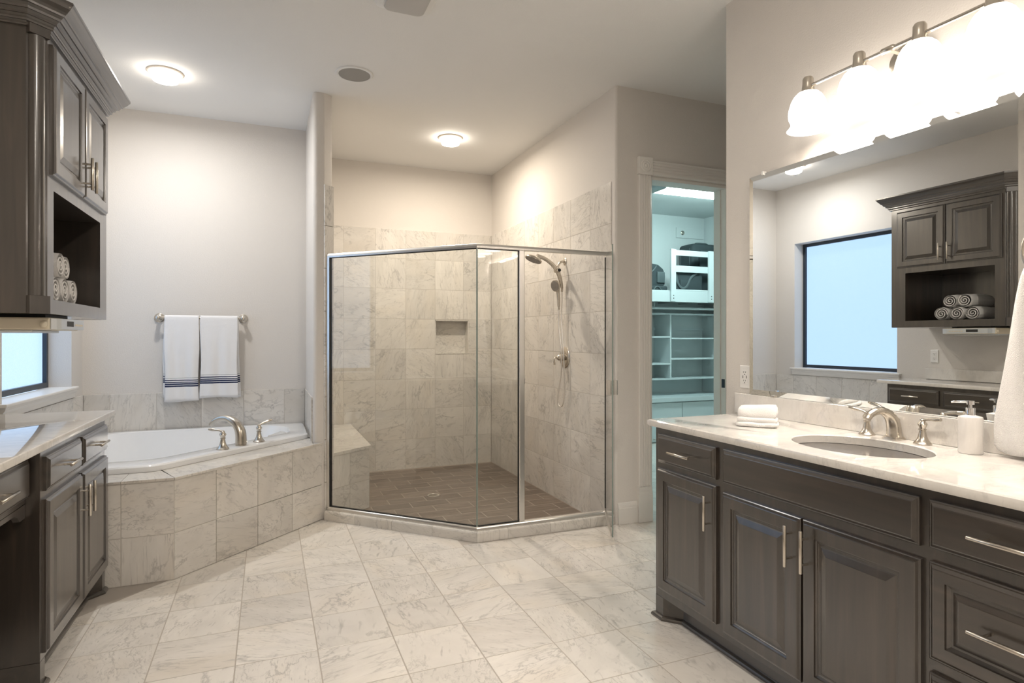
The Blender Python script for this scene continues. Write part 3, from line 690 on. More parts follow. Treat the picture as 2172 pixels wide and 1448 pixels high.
# soap dispenser
so = thing('soap_dispenser', 'white ceramic soap dispenser with chrome pump beside the sink', 'soap dispenser', (2.155, 1.262, CZ))
bm = B(); lathe(bm, [(.033, .0005), (.0345, .003), (.0345, .116), (.033, .121), (.016, .126), (.013, .127)], (2.155, 1.262, CZ), seg=36); obj('bottle', bm, 'ceramic_white', so, True)
bm = B(); lathe(bm, [(.0135, 0), (.0135, .022), (.012, .024), (.005, .024), (.005, .034), (.0115, .034), (.0115, .046), (.010, .047)], (2.155, 1.262, CZ + .1268), seg=20); pu = obj('pump', bm, 'chrome', so, True)
bm = B(); tube(bm, [(2.150, 1.27, CZ + .169), (2.128, 1.296, CZ + .168), (2.122, 1.303, CZ + .166)], [.004, .0036, .003], 10); obj('nozzle', bm, 'chrome', pu, True)
# folded washcloth
bm = B()
cl_ = thing('washcloth', 'small folded white washcloth on the vanity top', 'washcloth', (1.94, 1.975, CZ))
def soft_slab(bm, c, ex, ey, sx, sy, z0, z1, amp, seed, n=14):
    rnd = random.Random(seed); ph = [rnd.uniform(0, 6) for _ in range(4)]; ex, ey = Vector(ex), Vector(ey)
    rings = []
    for zf, ins in ((0.0, .006), (.18, .0), (.5, -.002), (.82, .0), (1.0, .006)):
        ring = []
        for k in range(4 * n):
            s, t = k // n, (k % n) / n
            a, b = [(-1 + 2 * t, -1), (1, -1 + 2 * t), (1 - 2 * t, 1), (-1, 1 - 2 * t)][s]
            m = max(abs(a), abs(b)); r = (abs(a) ** 6 + abs(b) ** 6) ** (1 / 6); a, b = a / r, b / r
            w_ = amp * (math.sin(a * 5 + ph[0]) * math.sin(b * 4 + ph[1]))
            z = z0 + (z1 - z0) * zf + (w_ if 0 < zf else max(0, w_ * .3)) + .0003
            p = Vector(c) + ex * (a * (sx - ins)) + ey * (b * (sy - ins)); ring.append((p.x, p.y, z))
        rings.append(ring)
    inner = [[(Vector(c).x + (p[0] - c[0]) * f, Vector(c).y + (p[1] - c[1]) * f, p[2] + .0015 + amp * .6 * math.sin(f * 5 + i * .4) * (1 - f)) for i, p in enumerate(rings[-1])] for f in (.8, .5, .2)]
    loops(bm, rings + inner, True, True, True)
e1 = Vector((.63, -.776, 0)); e2 = Vector((.776, .63, 0))
bm = B(); soft_slab(bm, (1.962, 1.998, 0), e1, e2, .083, .052, CZ + .0005, CZ + .020, .0018, 5); obj('fold', bm, 'terry', cl_, True, ang=80)
bm = B(); soft_slab(bm, (1.964, 1.999, 0), e1, e2, .080, .046, CZ + .0175, CZ + .040, .0020, 7); obj('fold', bm, 'terry', cl_, True, ang=80)
bm = B(); soft_slab(bm, (1.965, 2.000, 0), e1, e2, .078, .043, CZ + .037, CZ + .086, .0022, 9)
for v in bm.verts:
    k = max(0, (v.co.z - CZ - .04) / .046); rel = (v.co.xy - Vector((1.965, 2.0)))
    v.co.x += e2.x * .014 * k; v.co.y += e2.y * .014 * k; v.co.z += .006 * k * rel.dot(e1.xy) / .078
obj('fold', bm, 'terry', cl_, True, ang=80)

# mirror with bevelled edge
MA = math.radians(0.70)
mir = thing('wall_mirror', 'large wall mirror with slanted glass edge above the vanity backsplash', 'mirror', (XV - .004, 2.313, 1.020))
bm = B(); my0, my1, mz0, mz1 = 1.140, 2.313, 1.0195, 2.095
def mp(a, b, d): 
    s = (2.313 - a); return (XV - .0165 - d + s * math.tan(MA), a, b)
panel(bm, mp, my0, my1, mz0, mz1, [(0, 0), (0, .0022), (.026, .0060), (.0265, .0060)]); obj('silvered_glass', bm, 'mirror_silver', mir)
for y, z in ((2.225, 2.093), (1.35, 2.093)):
    bm = B(); box(bm, XV - .0255, XV - .001, y - .006, y + .006, z - .006, z + .012, .002); obj('clip', bm, 'plastic_white', mir)
bm = B(); box(bm, XV - .0255, XV - .001, 2.15, 2.175, 1.0183, 1.026, .001); obj('clip', bm, 'nickel', mir)
# outlet
def outlet(name, p, out, along, label, usb=False, plain=False):
    o = thing(name, label, 'outlet', p); p = Vector(p); ou, al = Vector(out), Vector(along); up = Vector((0, 0, 1))
    mpf = lambda a, b, d: p + al * a + up * b + ou * d
    bm = B(); panel(bm, mpf, -.035, .035, -.0575, .0575, [(0, .0005), (0, .004), (.003, .006), (.004, .006)]); obj('cover_plate', bm, 'plastic_white', o)
    bm = B(); panel(bm, mpf, -.017, .017, -.034, .034, [(0, .006), (0, .0075), (.001, .008)]); f = obj('receptacle', bm, 'plastic_white', o)
    def slot(a0, a1, b0, b1):
        bm = B(); panel(bm, mpf, a0, a1, b0, b1, [(0, .0078), (0, .0084)]); obj('slot', bm, 'slot_dark', f)
    if not plain:
        for zz in (.021, -.021):
            for aa in (-.0063, .0063): slot(aa - .0012, aa + .0012, zz - .001, zz + .007)
            slot(-.0025, .0025, zz - .011, zz - .006)
    if usb:
        for aa in (-.0115, .0115): slot(aa - .002, aa + .002, -.007, .007)
    return o
outlet('wall_outlet', (XV, 2.358, 1.102), mX, (0, 1, 0), 'white wall outlet with charging ports left of the vanity mirror', True)
outlet('wall_outlet', (XL, 3.55, 1.13), X_, (0, 1, 0), 'white wall outlet below the hanging wall cabinet')

# vanity light bar
lb = thing('vanity_light', 'four globe brushed nickel vanity light bar with glowing bell shades', 'vanity light', (2.10, 1.51, 2.17))
SX = 2.10; sy = (1.857, 1.622, 1.392, 1.162)
bm = B(); tube(bm, [(SX, sy[-1], 2.352), (SX, sy[0], 2.352)], .0075, 12); obj('bar', bm, 'nickel', lb, True)
bm = B(); lathe(bm, [(.001, 0), (.060, .0005), (.062, .005), (.060, .012), (.050, .018), (.030, .024), (.001, .026)], (XV - .0005, 1.507, 2.352), mX, 36, cap=False)
for v in bm.verts: v.co.y = 1.507 + (v.co.y - 1.507) * 1.45
obj('canopy', bm, 'nickel', lb, True)
bm = B(); tube(bm, [(XV - .022, 1.507, 2.352), (SX, 1.507, 2.352)], .008, 12); tube(bm, [(SX, 1.48, 2.352), (SX, 1.486, 2.352), (SX, 1.528, 2.352), (SX, 1.534, 2.352)], [.008, .0125, .0125, .008], 14); obj('arm', bm, 'nickel', lb, True)
for y in sy:
    bm = B(); lathe(bm, [(.017, .074), (.019, .070), (.0215, .066), (.022, .045), (.024, .030), (.025, .020), (.033, .010), (.036, 0.0), (.030, -.004)], (SX, y, 2.318), seg=24); s_ = obj('socket', bm, 'nickel', lb, True)
    prof = [(.030, 2.330), (.040, 2.326), (.054, 2.312), (.066, 2.290), (.074, 2.262), (.077, 2.240), (.075, 2.222), (.069, 2.208), (.066, 2.200), (.069, 2.190), (.077, 2.178), (.083, 2.172)]
    bm = B(); full = [(r, z) for r, z in prof] + [(r - .004, z + .0015) for r, z in prof[::-1]]
    lathe(bm, [(r, z - 2.17) for r, z in full], (SX, y, 2.17), seg=32, cap=False); sh = obj('shade', bm, 'shade_glass', lb, True)
    ld = bpy.data.lights.new('bulb', 'POINT'); ld.energy = W_BULB; ld.color = (1.0, 0.91, 0.81); ld.shadow_soft_size = .022
    l = bpy.data.objects.new('bulb', ld); C.objects.link(l); l.parent = lb; l.location = Vector((SX, y, 2.235)) - lb.location

# towel ring with hand towel
rg = thing('towel_ring', 'brushed nickel towel ring on the wall right of the mirror', 'towel ring', (2.2, 1.045, 1.50))
bm = B(); lathe(bm, [(.028, .0005), (.028, .004), (.022, .008), (.012, .014), (.010, .045), (.013, .048), (.013, .060), (.006, .063)], (XV, 1.045, 1.655), mX, 24); obj('post', bm, 'nickel', rg, True)
bm = B(); tube(bm, [(2.186, 1.045 + .085 * math.sin(2 * PI * k / 40), 1.572 + .085 * math.cos(2 * PI * k / 40)) for k in range(41)], .0065, 10, cap=False); obj('ring', bm, 'nickel', rg, True)
bm = B(); rows = 26; cols_ = 40; rings = []
for j in range(rows + 1):
    t_ = j / rows; z = 1.515 - t_ * (1.515 - .936)
    hw = lerp(.078, .166, min(1, t_ * 1.2) ** .8); dp_ = lerp(.026, .030, t_)
    if j == rows: hw -= .006; dp_ -= .008
    ring = []
    for k in range(cols_):
        a = 2 * PI * k / cols_; c, s = math.cos(a), math.sin(a)
        q = lambda v: math.copysign(abs(v) ** .6, v)
        yy = 1.043 + hw * q(c) - .004 * t_; fold = .007 * math.sin(yy * 70 + 1.0) * (1 - .35 * t_)
        ring.append((2.184 + dp_ * q(s) * .8 + fold, yy, z + (.006 * math.cos(a * 3) if j == rows else 0)))
    rings.append(ring)
topc = [[(2.186 + (p[0] - 2.186) * f, 1.043 + (p[1] - 1.043) * f, 1.515 + .012 * (1 - f)) for p in rings[0]] for f in (.3, .7)]
loops(bm, topc + rings, True, True, True); tw = obj('hand_towel', bm, 'terry', None, True, ang=80); tag(tw, 'long white hand towel hanging from the ring at the right edge', 'towel')

# ================================================================== LEFT CABINETS
LF = -.778
ml = lambda a, b, d: (LF + d, a, b)
lc = thing('base_cabinet', 'dark stained base cabinet with two drawers and two doors beside the bathtub', 'cabinet', (-1.03, 3.18, 0))
LY0, LY1 = 2.705, 3.652
bm = B(); box(bm, XL + .003, LF, LY0, LY1, .10, CZ - .031, .0015, 1); obj('body', bm, 'dark_wood', lc)
bm = B(); prism(bm, [(XL + .003, LY0), (LF, LY0), (LF, LY0 + .05), (LF - .06, LY0 + .11), (LF - .06, LY1 - .11), (LF, LY1 - .05), (LF, LY1), (XL + .003, LY1)], .0005, .0998); obj('toe_kick', bm, 'dark_wood_level', lc)
bm = B(); sweep(bm, [(XL + .03, LY0), (LF, LY0), (LF, LY0 + .05), (LF - .06, LY0 + .11), (LF - .06, LY1 - .11), (LF, LY1 - .05), (LF, LY1 - .001)], [(o, z) for o, z in shoe]); obj('shoe_moulding', bm, 'dark_wood_level', lc)
def lfront(name, y0, y1, z0, z1, rings, hnd, mat='dark_wood', par=None, mpf=None, xf=LF):
    bm = B(); panel(bm, mpf or ml, y0, y1, z0, z1, rings); d = obj(name, bm, mat, par or lc)
    if hnd == 'h': bar_handle(d, (xf + .021, (y0 + y1) / 2, (z0 + z1) / 2), Y_, .145, X_)
    elif hnd: bar_handle(d, (xf + .021, hnd[0], hnd[1]), Z_, .140, X_)
lfront('drawer', 2.730, 3.170, .728, .856, SLAB, 'h', 'dark_wood_level'); lfront('drawer', 3.205, 3.632, .728, .856, SLAB, 'h', 'dark_wood_level')
lfront('door', 2.728, 3.180, .125, .697, DOOR, (3.148, .585)); lfront('door', 3.196, 3.634, .125, .697, DOOR, (3.228, .585))
# make-up desk section, set back a little
DF = -.822
dk = thing('vanity_desk', 'dark stained knee-space desk with a single drawer and scalloped apron', 'desk', (-1.05, 2.3, 0))
bm = B(); box(bm, XL + .003, DF, 2.02, 2.703, .692, CZ - .031, .0015, 1); obj('body', bm, 'dark_wood', dk)
bm = B(); box(bm, XL + .003, DF, 1.98, 2.019, .0005, CZ - .031, .0015, 1); obj('side_panel', bm, 'dark_wood', dk)
md = lambda a, b, d: (DF + d, a, b)
lfront('drawer', 2.045, 2.692, .715, .856, SLAB, None, 'dark_wood_level', dk, md, DF)
bar_handle([o for o in dk.children if o.name.startswith('drawer')][0], (DF + .021, 2.40, .785), Y_, .145, X_)
bm = B(); pts = [(2.02, .691), (2.02, .640), (2.07, .640), (2.09, .660), (2.12, .672), (2.36, .676), (2.60, .672), (2.63, .660), (2.65, .640), (2.703, .640), (2.703, .691)]
loops(bm, [[(DF - .02, a, b) for a, b in pts], [(DF, a, b) for a, b in pts]], True, True, True); obj('apron', bm, 'dark_wood_level', dk)
bm = B(); box(bm, XL + .003, XL + .02, 2.021, 2.685, .0005, .69); obj('back_panel', bm, 'dark_wood', dk)
# counter
lt = thing('side_countertop', 'pale polished marble countertop over the left cabinets', 'countertop', (-1.0, 2.85, CZ - .03))
bm = B(); box(bm, XL + .002, -.750, 1.96, 3.735, CZ - .03, CZ, .005, 3); obj('slab', bm, 'counter_marble', lt, True, ang=30)
bm = B(); box(bm, XL + .001, XL + .020, 1.96, 3.62, CZ + .0005, 1.018, .002); obj('backsplash', bm, 'counter_marble', lt)

# wall cabinet
WF = -.760; WYa, WYb, WZa, WZb = 2.72, 3.600, 1.390, 2.440; CH = .050
wc = thing('wall_cabinet', 'dark stained hanging wall cabinet with crown moulding and open shelf', 'cabinet', (-1.03, 3.15, WZa))
bm = B()
sidey = WYa - CH
x_b = XL + .002
prism(bm, [(x_b, sidey), (WF - CH, sidey), (WF - CH, sidey + .018), (x_b, sidey + .018)], WZa, WZb)                  # near side
box(bm, x_b, WF - .02, WYb - .018, WYb, WZa, WZb)                                                                # far side
OY0, OY1, OZ0, OZ1 = 2.790, 3.478, 1.446, 1.862
box(bm, x_b, x_b + .012, sidey + .018, WYb - .018, WZa, WZb)                                                     # back
box(bm, x_b + .012, WF - .02, sidey + .05, WYb - .018, OZ0 - .022, OZ0); box(bm, x_b + .012, WF - .02, sidey + .05, WYb - .018, OZ1, OZ1 + .022)
box(bm, x_b + .012, WF - .02, sidey + .05, WYb - .018, WZb - .02, WZb); prism(bm, [(x_b + .012, sidey + .018), (WF - CH, sidey + .018), (WF - .02, WYa), (WF - .02, WYb - .018), (x_b + .012, WYb - .018)], WZa, WZa + .012)
box(bm, x_b + .012, WF - .02, OY0 - .02, OY0, OZ0, OZ1); box(bm, x_b + .012, WF - .02, OY1, OY1 + .02, OZ0, OZ1)
obj('carcass', bm, 'dark_wood', wc)
bm = B()
box(bm, WF - .02, WF, WYa, OY0, WZa, WZb); box(bm, WF - .02, WF, OY1, WYb, WZa, WZb); box(bm, WF - .02, WF, OY0, OY1, WZa, OZ0); box(bm, WF - .02, WF, OY0, OY1, OZ1, WZb)
obj('face_frame', bm, 'dark_wood', wc)
bm = B(); prism(bm, [(WF, WYa), (WF - .018, WYa + .0), (WF - CH, sidey + .018), (WF - CH, sidey)], WZa, WZb); obj('corner_panel', bm, 'dark_wood', wc)
cm = Vector((WF - CH / 2, WYa - CH / 2)); cn = Vector((S2, -S2)); cc = cm - cn * .006
bm = B(); ring = []
for k in range(13):
    a = -PI / 2 + PI * k / 12; tdir = Vector((S2, S2)); ring.append(cc + tdir * (.029 * math.sin(a)) + cn * (.026 * math.cos(a)))
loops(bm, [[(p.x, p.y, z) for p in ring] for z in (WZa + .065, WZb - .035)], True, True, True); obj('column', bm, 'dark_wood', wc, True)
for z0, z1 in ((WZa - .001, WZa + .064), (WZb - .034, WZb)):
    bm = B(); tdir = Vector((S2, S2)); q = [cm + tdir * s * .034 + cn * d for s, d in ((-1, -.004), (1, -.004), (1, .020), (-1, .020))]
    prism(bm, [tuple(p) for p in q], z0, z1); obj('column_block', bm, 'dark_wood', wc)
bm = B(); c0_ = 2.428
crown = [(0, 0), (.010, 0), (.012, .003), (.012, .010), (.016, .014), (.020, .014), (.022, .020), (.022, .026), (.028, .032), (.033, .032), (.034, .040), (.042, .047), (.047, .047), (.049, .055), (.056, .063), (.061, .064), (.063, .071), (.070, .079), (.080, .092), (.086, .102), (.090, .106), (.090, .116), (.0, .118)]
sweep(bm, [(x_b, sidey), (WF - CH, sidey), (WF, WYa), (WF, WYb), (x_b, WYb)], [(o, c0_ + z) for o, z in crown]); obj('crown_moulding', bm, 'dark_wood_level', wc)
mw = lambda a, b, d: (WF + d, a, b)
lfront('door', 2.738, 3.138, 1.912, 2.402, DOOR, (3.108, 2.012), 'dark_wood', wc, mw, WF); lfront('door', 3.144, 3.546, 1.912, 2.402, DOOR, (3.176, 2.012), 'dark_wood', wc, mw, WF)
bm = B(); box(bm, x_b, WF - .02, WYb - .018, WYb + .006, WZa - .001, WZa + .05); obj('base_block', bm, 'dark_wood_level', wc)
# rolled towels
def rolled(label, y, z, x0, x1, r, seed):
    rnd = random.Random(seed); bm = B(); rings = []; n = 32
    for i in range(11):
        t = i / 10; rr_ = r * (1 + .03 * math.sin(t * 7 + seed)); cz = z + rr_ * .97
        if i in (0, 10): rr_ *= .93
        rings.append([(lerp(x0, x1, t), y + rr_ * math.cos(2 * PI * k / n) * (1.02 + .02 * math.sin(3 * 2 * PI * k / n + seed)), cz + rr_ * .97 * math.sin(2 * PI * k / n)) for k in range(n)])
    o = thing('rolled_towel', label, 'towel', ((x0 + x1) / 2, y, z), 'rolled towels in the wall cabinet')
    loops(bm, rings, True, True, False); obj('roll', bm, 'terry', o, True, ang=70)
    bm = B(); sp_ = []
    for k in range(90):
        a = k / 90 * 2 * PI * 2.4 + seed; rad = r * (.08 + .78 * k / 90); sp_.append((x1 - .0025, y + rad * math.cos(a), z + r * .97 + rad * math.sin(a) * .97))
    tube(bm, sp_, r * .06, 8, up=(1, 0, 0)); obj('spiral_edge', bm, 'terry', o, True, ang=80); return o
RT = .0545
for lab, y, z, s in (('rolled white towel, bottom row of the open shelf, nearest the bathtub', 3.205, 0, 1), ('rolled white towel, middle of the bottom row on the open shelf', 3.087, 0, 2), ('rolled white towel, bottom row of the open shelf, next to the corner column', 2.969, 0, 3), ('rolled white towel, top row of the open shelf, nearer the bathtub', 3.146, .105, 4), ('rolled white towel, top row of the open shelf, next to the corner column', 3.028, .105, 5)):
    rolled(lab, y, OZ0 + .0005 + z, -1.12, -.80 + (.0 if s != 4 else -.012), RT, s)
# under-cabinet radio
rd = thing('under_cabinet_radio', 'beige and silver radio mounted under the wall cabinet', 'radio', (-.90, 2.98, 1.32))
bm = B(); box(bm, -1.10, -.772, 2.79, 3.17, 1.330, 1.378, .006); obj('housing', bm, 'plastic_beige', rd)
bm = B(); prism(bm, rpoly([(-.772, 2.79), (-.752, 2.80), (-.745, 2.83), (-.745, 3.13), (-.752, 3.165), (-.772, 3.17)], [.004, .006, .01, .01, .006, .004]), 1.333, 1.374); fr_ = obj('front_panel', bm, 'plastic_silver', rd, True)
bm = B(); box(bm, -.7455, -.7438, 2.90, 2.985, 1.345, 1.366); obj('display', bm, 'slot_dark', fr_)
bm = B()
for k in range(6): box(bm, -.7455, -.7435, 3.01 + k * .018, 3.022 + k * .018, 1.348, 1.356)
obj('buttons', bm, 'plastic_beige', fr_)
bm = B(); lathe(bm, [(.013, 0), (.013, .008), (.010, .011), (.002, .012)], (-.790, 2.791, 1.352), mY, 20); obj('knob', bm, 'plastic_beige', rd, True)
bm = B(); box(bm, -1.06, -.80, 2.84, 3.12, 1.3785, 1.3895); obj('mount', bm, 'slot_dark', rd)
bm = B(); box(bm, -1.06, -.83, 2.80, 3.12, 1.3195, 1.3297, .003); obj('speaker_base', bm, 'plastic_silver', rd)

# ================================================================== BATHTUB
tub = thing('bathtub', 'white corner bathtub set into the marble surround', 'bathtub', (-.5, 4.6, DKZ))
TZ = .588
outer = [(XL + .012, 3.862), (-.578, 3.862), (.278, 4.712), (.278, YB - .016), (XL + .012, YB - .016)]
def rsample(poly, rad, n): 
    P = rpoly(poly, rad, 12); P = [Vector(p) for p in P]; L = [0]
    for i in range(len(P)): L.append(L[-1] + (P[(i + 1) % len(P)] - P[i]).length)
    out = []
    for k in range(n):
        s = L[-1] * k / n; i = max(j for j in range(len(P)) if L[j] <= s + 1e-9); t = (s - L[i]) / max(L[i + 1] - L[i], 1e-9); out.append(P[i].lerp(P[(i + 1) % len(P)], t))
    return out
ctr = Vector((-.50, 4.68)); NA = 120
def polar(poly, rad):
    P = [Vector(p) for p in rpoly(poly, rad, 14)]; out = []
    for k in range(NA):
        a = 2 * PI * k / NA; d = Vector((math.cos(a), math.sin(a))); best = None
        for i in range(len(P)):
            p, q = P[i] - ctr, P[(i + 1) % len(P)] - ctr; e = q - p; den = d.x * e.y - d.y * e.x
            if abs(den) < 1e-12: continue
            t = (p.x * e.y - p.y * e.x) / den; s = (p.x * d.y - p.y * d.x) / den
            if t > 0 and -1e-6 <= s <= 1 + 1e-6: best = t if best is None else max(best, t)
        out.append(ctr + d * best)
    return out
PO = polar(outer, [.06, .12, .06, .05, .05])
inner = [(XL + .13, 4.06), (-.62, 4.06), (.155, 4.835), (.155, YB - .105), (XL + .13, YB - .105)]
PI_ = polar(inner, [.22, .22, .19, .24, .24])
low = [(XL + .30, 4.24), (-.64, 4.24), (-.02, 4.86), (-.02, YB - .27), (XL + .30, YB - .27)]
PL = polar(low, [.2, .2, .16, .2, .2])
def mixl(a, b, t): return [p.lerp(q, t) for p, q in zip(a, b)]
rows_ = [(PO, DKZ + .0008), (PO, TZ - .010), (mixl(PO, PI_, .04), TZ - .002), (mixl(PO, PI_, .10), TZ), (mixl(PO, PI_, .90), TZ), (mixl(PO, PI_, .97), TZ - .003), (PI_, TZ - .014), (mixl(PI_, PL, .22), TZ - .10), (mixl(PI_, PL, .55), TZ - .28), (mixl(PI_, PL, .85), TZ - .40), (PL, TZ - .43), ([ctr + (p - ctr) * .75 for p in PL], TZ - .445), ([ctr + (p - ctr) * .3 for p in PL], TZ - .447)]
bm = B(); loops(bm, [[(p.x, p.y, z) for p in r] for r, z in rows_], True, False, True); obj('shell', bm, 'acrylic', tub, True, ang=35)
bm = B(); lathe(bm, [(.032, 0), (.032, .004), (.025, .007), (.005, .008)], (-.45, 4.72, TZ - .4465), seg=24); obj('drain', bm, 'nickel', tub, True)
tf = thing('tub_faucet', 'brushed nickel roman tub faucet with two lever handles on the tub rim', 'faucet', (-.18, 4.36, TZ))
lever_handle(tf, (-.265, 4.240, TZ + .0004), (-1, .35, .06), 1.30); lever_handle(tf, (-.055, 4.455, TZ + .0004), (.9, .25, .25), 1.30)
bm = B(); lathe(bm, [(.034, .0004), (.034, .006), (.030, .010), (.028, .012)], (-.163, 4.350, TZ), seg=28); obj('spout_base', bm, 'nickel', tf, True)
spout(tf, (-.163, 4.350, TZ + .010), (-.90, .62, 0), .225, .168, .040, .024)

# towel bar and bath towels
tb = thing('towel_bar', 'brushed nickel towel bar on the wall above the bathtub', 'towel bar', (-.48, YB - .05, 1.455))
bm = B(); tube(bm, [(-.80, YB - .072, 1.455), (-.165, YB - .072, 1.455)], .009, 14); obj('bar', bm, 'nickel', tb, True)
for x in (-.782, -.184):
    bm = B(); lathe(bm, [(.036, .0004), (.036, .006), (.030, .010), (.027, .016), (.022, .018), (.015, .024), (.013, .055), (.018, .058), (.020, .066), (.018, .082), (.012, .088), (.003, .09)], (x, YB, 1.455), mY, 28); obj('post', bm, 'nickel', tb, True)
def bath_towel(label, x0, x1, zf, zb, bx, seed):
    """towel folded over the bar: front panel hem at zf, back panel hem at zb"""
    yb = YB - .072; zt = 1.455; R = .016; path = []
    nf = 26
    for k in range(nf): path.append((yb - R - .006 * (1 - k / nf), lerp(zf, zt, k / (nf - 1)), lerp(0, zt - zf, k / (nf - 1)), 0))
    for k in range(1, 8): a = PI * k / 8; path.append((yb - R * math.cos(a), zt + R * math.sin(a), zt - zf + .005 * k, k / 8))
    for k in range(nf): path.append((yb + R + .004 * k / nf, lerp(zt, zb, k / (nf - 1)), zt - lerp(zt, zb, k / (nf - 1)) + 0, 1))
    nx = 30; bm = B(); uvl = bm.loops.layers.uv.new('UVMap'); V = []; UV = {}
    rnd = random.Random(seed); ph = [rnd.uniform(0, 6) for _ in range(3)]
    for j, (y, z, s, side) in enumerate(path):
        row = []
        for i in range(nx + 1):
            t = i / nx; hang = max(0, min(1, (zt - z) / .35)); x = lerp(x0, x1, t) + bx * side * hang + (.006 * math.sin(z * 9 + ph[2])) * hang * (t - .5) * 2
            wv = .006 * math.sin(t * 9 + ph[0] + z * 2) + .004 * math.sin(t * 17 + ph[1])
            yy = y + (wv * hang * (1 if side < .5 else .4)); yy = min(yy, YB - .016)
            v = bm.verts.new((x, yy, z + (.004 * math.sin(t * 5 + ph[1]) * hang if j in (0, len(path) - 1) else 0))); row.append(v)
            hem = (z - zf) if side < .5 else (z - zb if side == 1 else .6); UV[v] = (t, max(0, min(.99, hem)))
        V.append(row)
    for a, b in zip(V, V[1:]):
        for i in range(nx): bm.faces.new((a[i], a[i + 1], b[i + 1], b[i]))
    for f in bm.faces:
        for l in f.loops: l[uvl].uv = UV[l.vert]
    o = obj('bath_towel', bm, 'terry_striped', None, True, ang=80)
    md_ = o.modifiers.new('thickness', 'SOLIDIFY'); md_.thickness = .009; md_.offset = 0
    return tag(o, label, 'towel', 'towels on the bar above the bathtub')
bath_towel('white towel with navy stripes, left one on the bar above the bathtub', -.735, -.499, .806, .838, -.018, 3)
bath_towel('white towel with navy stripes, right one on the bar above the bathtub', -.490, -.222, .826, .830, .016, 8)

# ================================================================== SHOWER ENCLOSURE
gz0, gz1 = KZ + .026, 1.878
gA, gB, gC = Vector((.408, 4.487)), Vector((1.243, 3.640)), Vector((2.232, 3.640))
enc = thing('shower_enclosure', 'frameless-look glass shower enclosure with satin metal rails and open door', 'shower enclosure', (1.24, 3.64, KZ))
gd = (gB - gA).normalized(); gn = Vector((-gd.y, gd.x))
def glassq(name, p, q, z0, z1, par, th=.004):
    p, q = Vector(p), Vector(q); t = (q - p).normalized(); n_ = Vector((-t.y, t.x)) * th
    bm = B(); prism(bm, [tuple(p - n_), tuple(q - n_), tuple(q + n_), tuple(p + n_)], z0, z1); return obj(name, bm, 'shower_glass', par)
glassq('glass_panel', gA + gd * .010, gB - gd * .002, gz0 - .01, gz1 + .01, enc)
PX0, PX1 = 1.532, 1.570
glassq('glass_panel', (gB.x + .003, gB.y), (PX0 + .006, gB.y), gz0 - .01, gz1 + .01, enc)
bm = B(); box(bm, gB.x - .004, gB.x + .004, gB.y - .004, gB.y + .004, gz0 - .008, gz1 + .008); obj('corner_seal', bm, 'glass_edge', enc)
def rail(name, pts, prof, mat='satin_aluminium'):
    bm = B(); sweep(bm, [tuple(p) for p in pts], prof); return obj(name, bm, mat, enc, True, ang=35)
rp = [(-.016, 0), (.016, 0), (.017, .006), (.017, .018), (.012, .027), (.004, .030), (-.004, .030), (-.012, .027), (-.017, .018), (-.017, .006)]
rail('top_rail', [gA, gB, gC], [(o, gz1 - .004 + z) for o, z in rp])
bp2 = [(-.018, 0), (.018, 0), (.018, .010), (.012, .021), (.006, .024), (-.006, .024), (-.012, .021), (-.018, .010)]
rail('bottom_rail', [gA, gB, gC], [(o, KZ + .0006 + z) for o, z in bp2])
bm = B(); c = gA + gd * .004; t = gd * .012; n2 = gn * .016
prism(bm, [tuple(c - t - n2), tuple(c + t - n2), tuple(c + t + n2), tuple(c - t + n2)], gz0 - .006, gz1); obj('wall_jamb', bm, 'satin_aluminium', enc)
bm = B(); t2 = gd * .003; n3 = gn * .010; c2 = c + gd * .0148
prism(bm, [tuple(c2 - t2 - n3), tuple(c2 + t2 - n3), tuple(c2 + t2 + n3), tuple(c2 - t2 + n3)], gz0 - .002, gz1); obj('gasket', bm, 'dark_rubber', enc)
for pa, pb in ((gA + gd * .018, gB - gd * .004), (gB + Vector((.006, 0)), Vector((PX0, gB.y)))):
    t_ = (pb - pa).normalized(); n_ = Vector((-t_.y, t_.x)) * .008
    for z0, z1 in ((gz1 - .008, gz1 - .0042), (KZ + .0246, KZ + .0295)):
        bm = B(); prism(bm, [tuple(pa - n_), tuple(pb - n_), tuple(pb + n_), tuple(pa + n_)], z0, z1); obj('gasket', bm, 'dark_rubber', enc)
bm = B(); box(bm, PX0, PX1, gB.y - .016, gB.y + .016, gz0 - .002, gz1 - .003, .004); po = obj('strike_post', bm, 'satin_aluminium', enc)
bm = B(); box(bm, PX0 - .004, PX0 - .0002, gB.y - .008, gB.y + .008, gz0, gz1 - .006); obj('gasket', bm, 'dark_rubber', enc)
bm = B(); box(bm, PX1 - .001, PX1 + .004, gB.y - .008, gB.y + .008, .995, 1.028); obj('strike', bm, 'dark_rubber', enc)
# open door, hinged on the right wall
hA = Vector((2.196, 3.640)); hB = Vector((1.912, 3.092)); hd = (hB - hA).normalized(); hn = Vector((-hd.y, hd.x))
bm = B(); box(bm, 2.200, 2.234, gB.y - .014, gB.y + .014, gz0 - .001, gz1 - .003, .004); obj('hinge_jamb', bm, 'satin_aluminium', enc)
dz0, dz1 = .105, 1.862
door = glassq('door_glass', hA + hd * .004, hB, dz0, dz1, enc)
bm = B(); p, q, n_ = hB - hd * .0008, hB + hd * .0006, hn * .0042; prism(bm, [tuple(p - n_), tuple(q - n_), tuple(q + n_), tuple(p + n_)], dz0, dz1); obj('polished_edge', bm, 'glass_edge', door)
bm = B(); p, q, n_ = hA - hd * .002, hA + hd * .008, hn * .008; prism(bm, [tuple(p - n_), tuple(q - n_), tuple(q + n_), tuple(p + n_)], dz0, dz1); obj('hinge_seal', bm, 'dark_rubber', door)
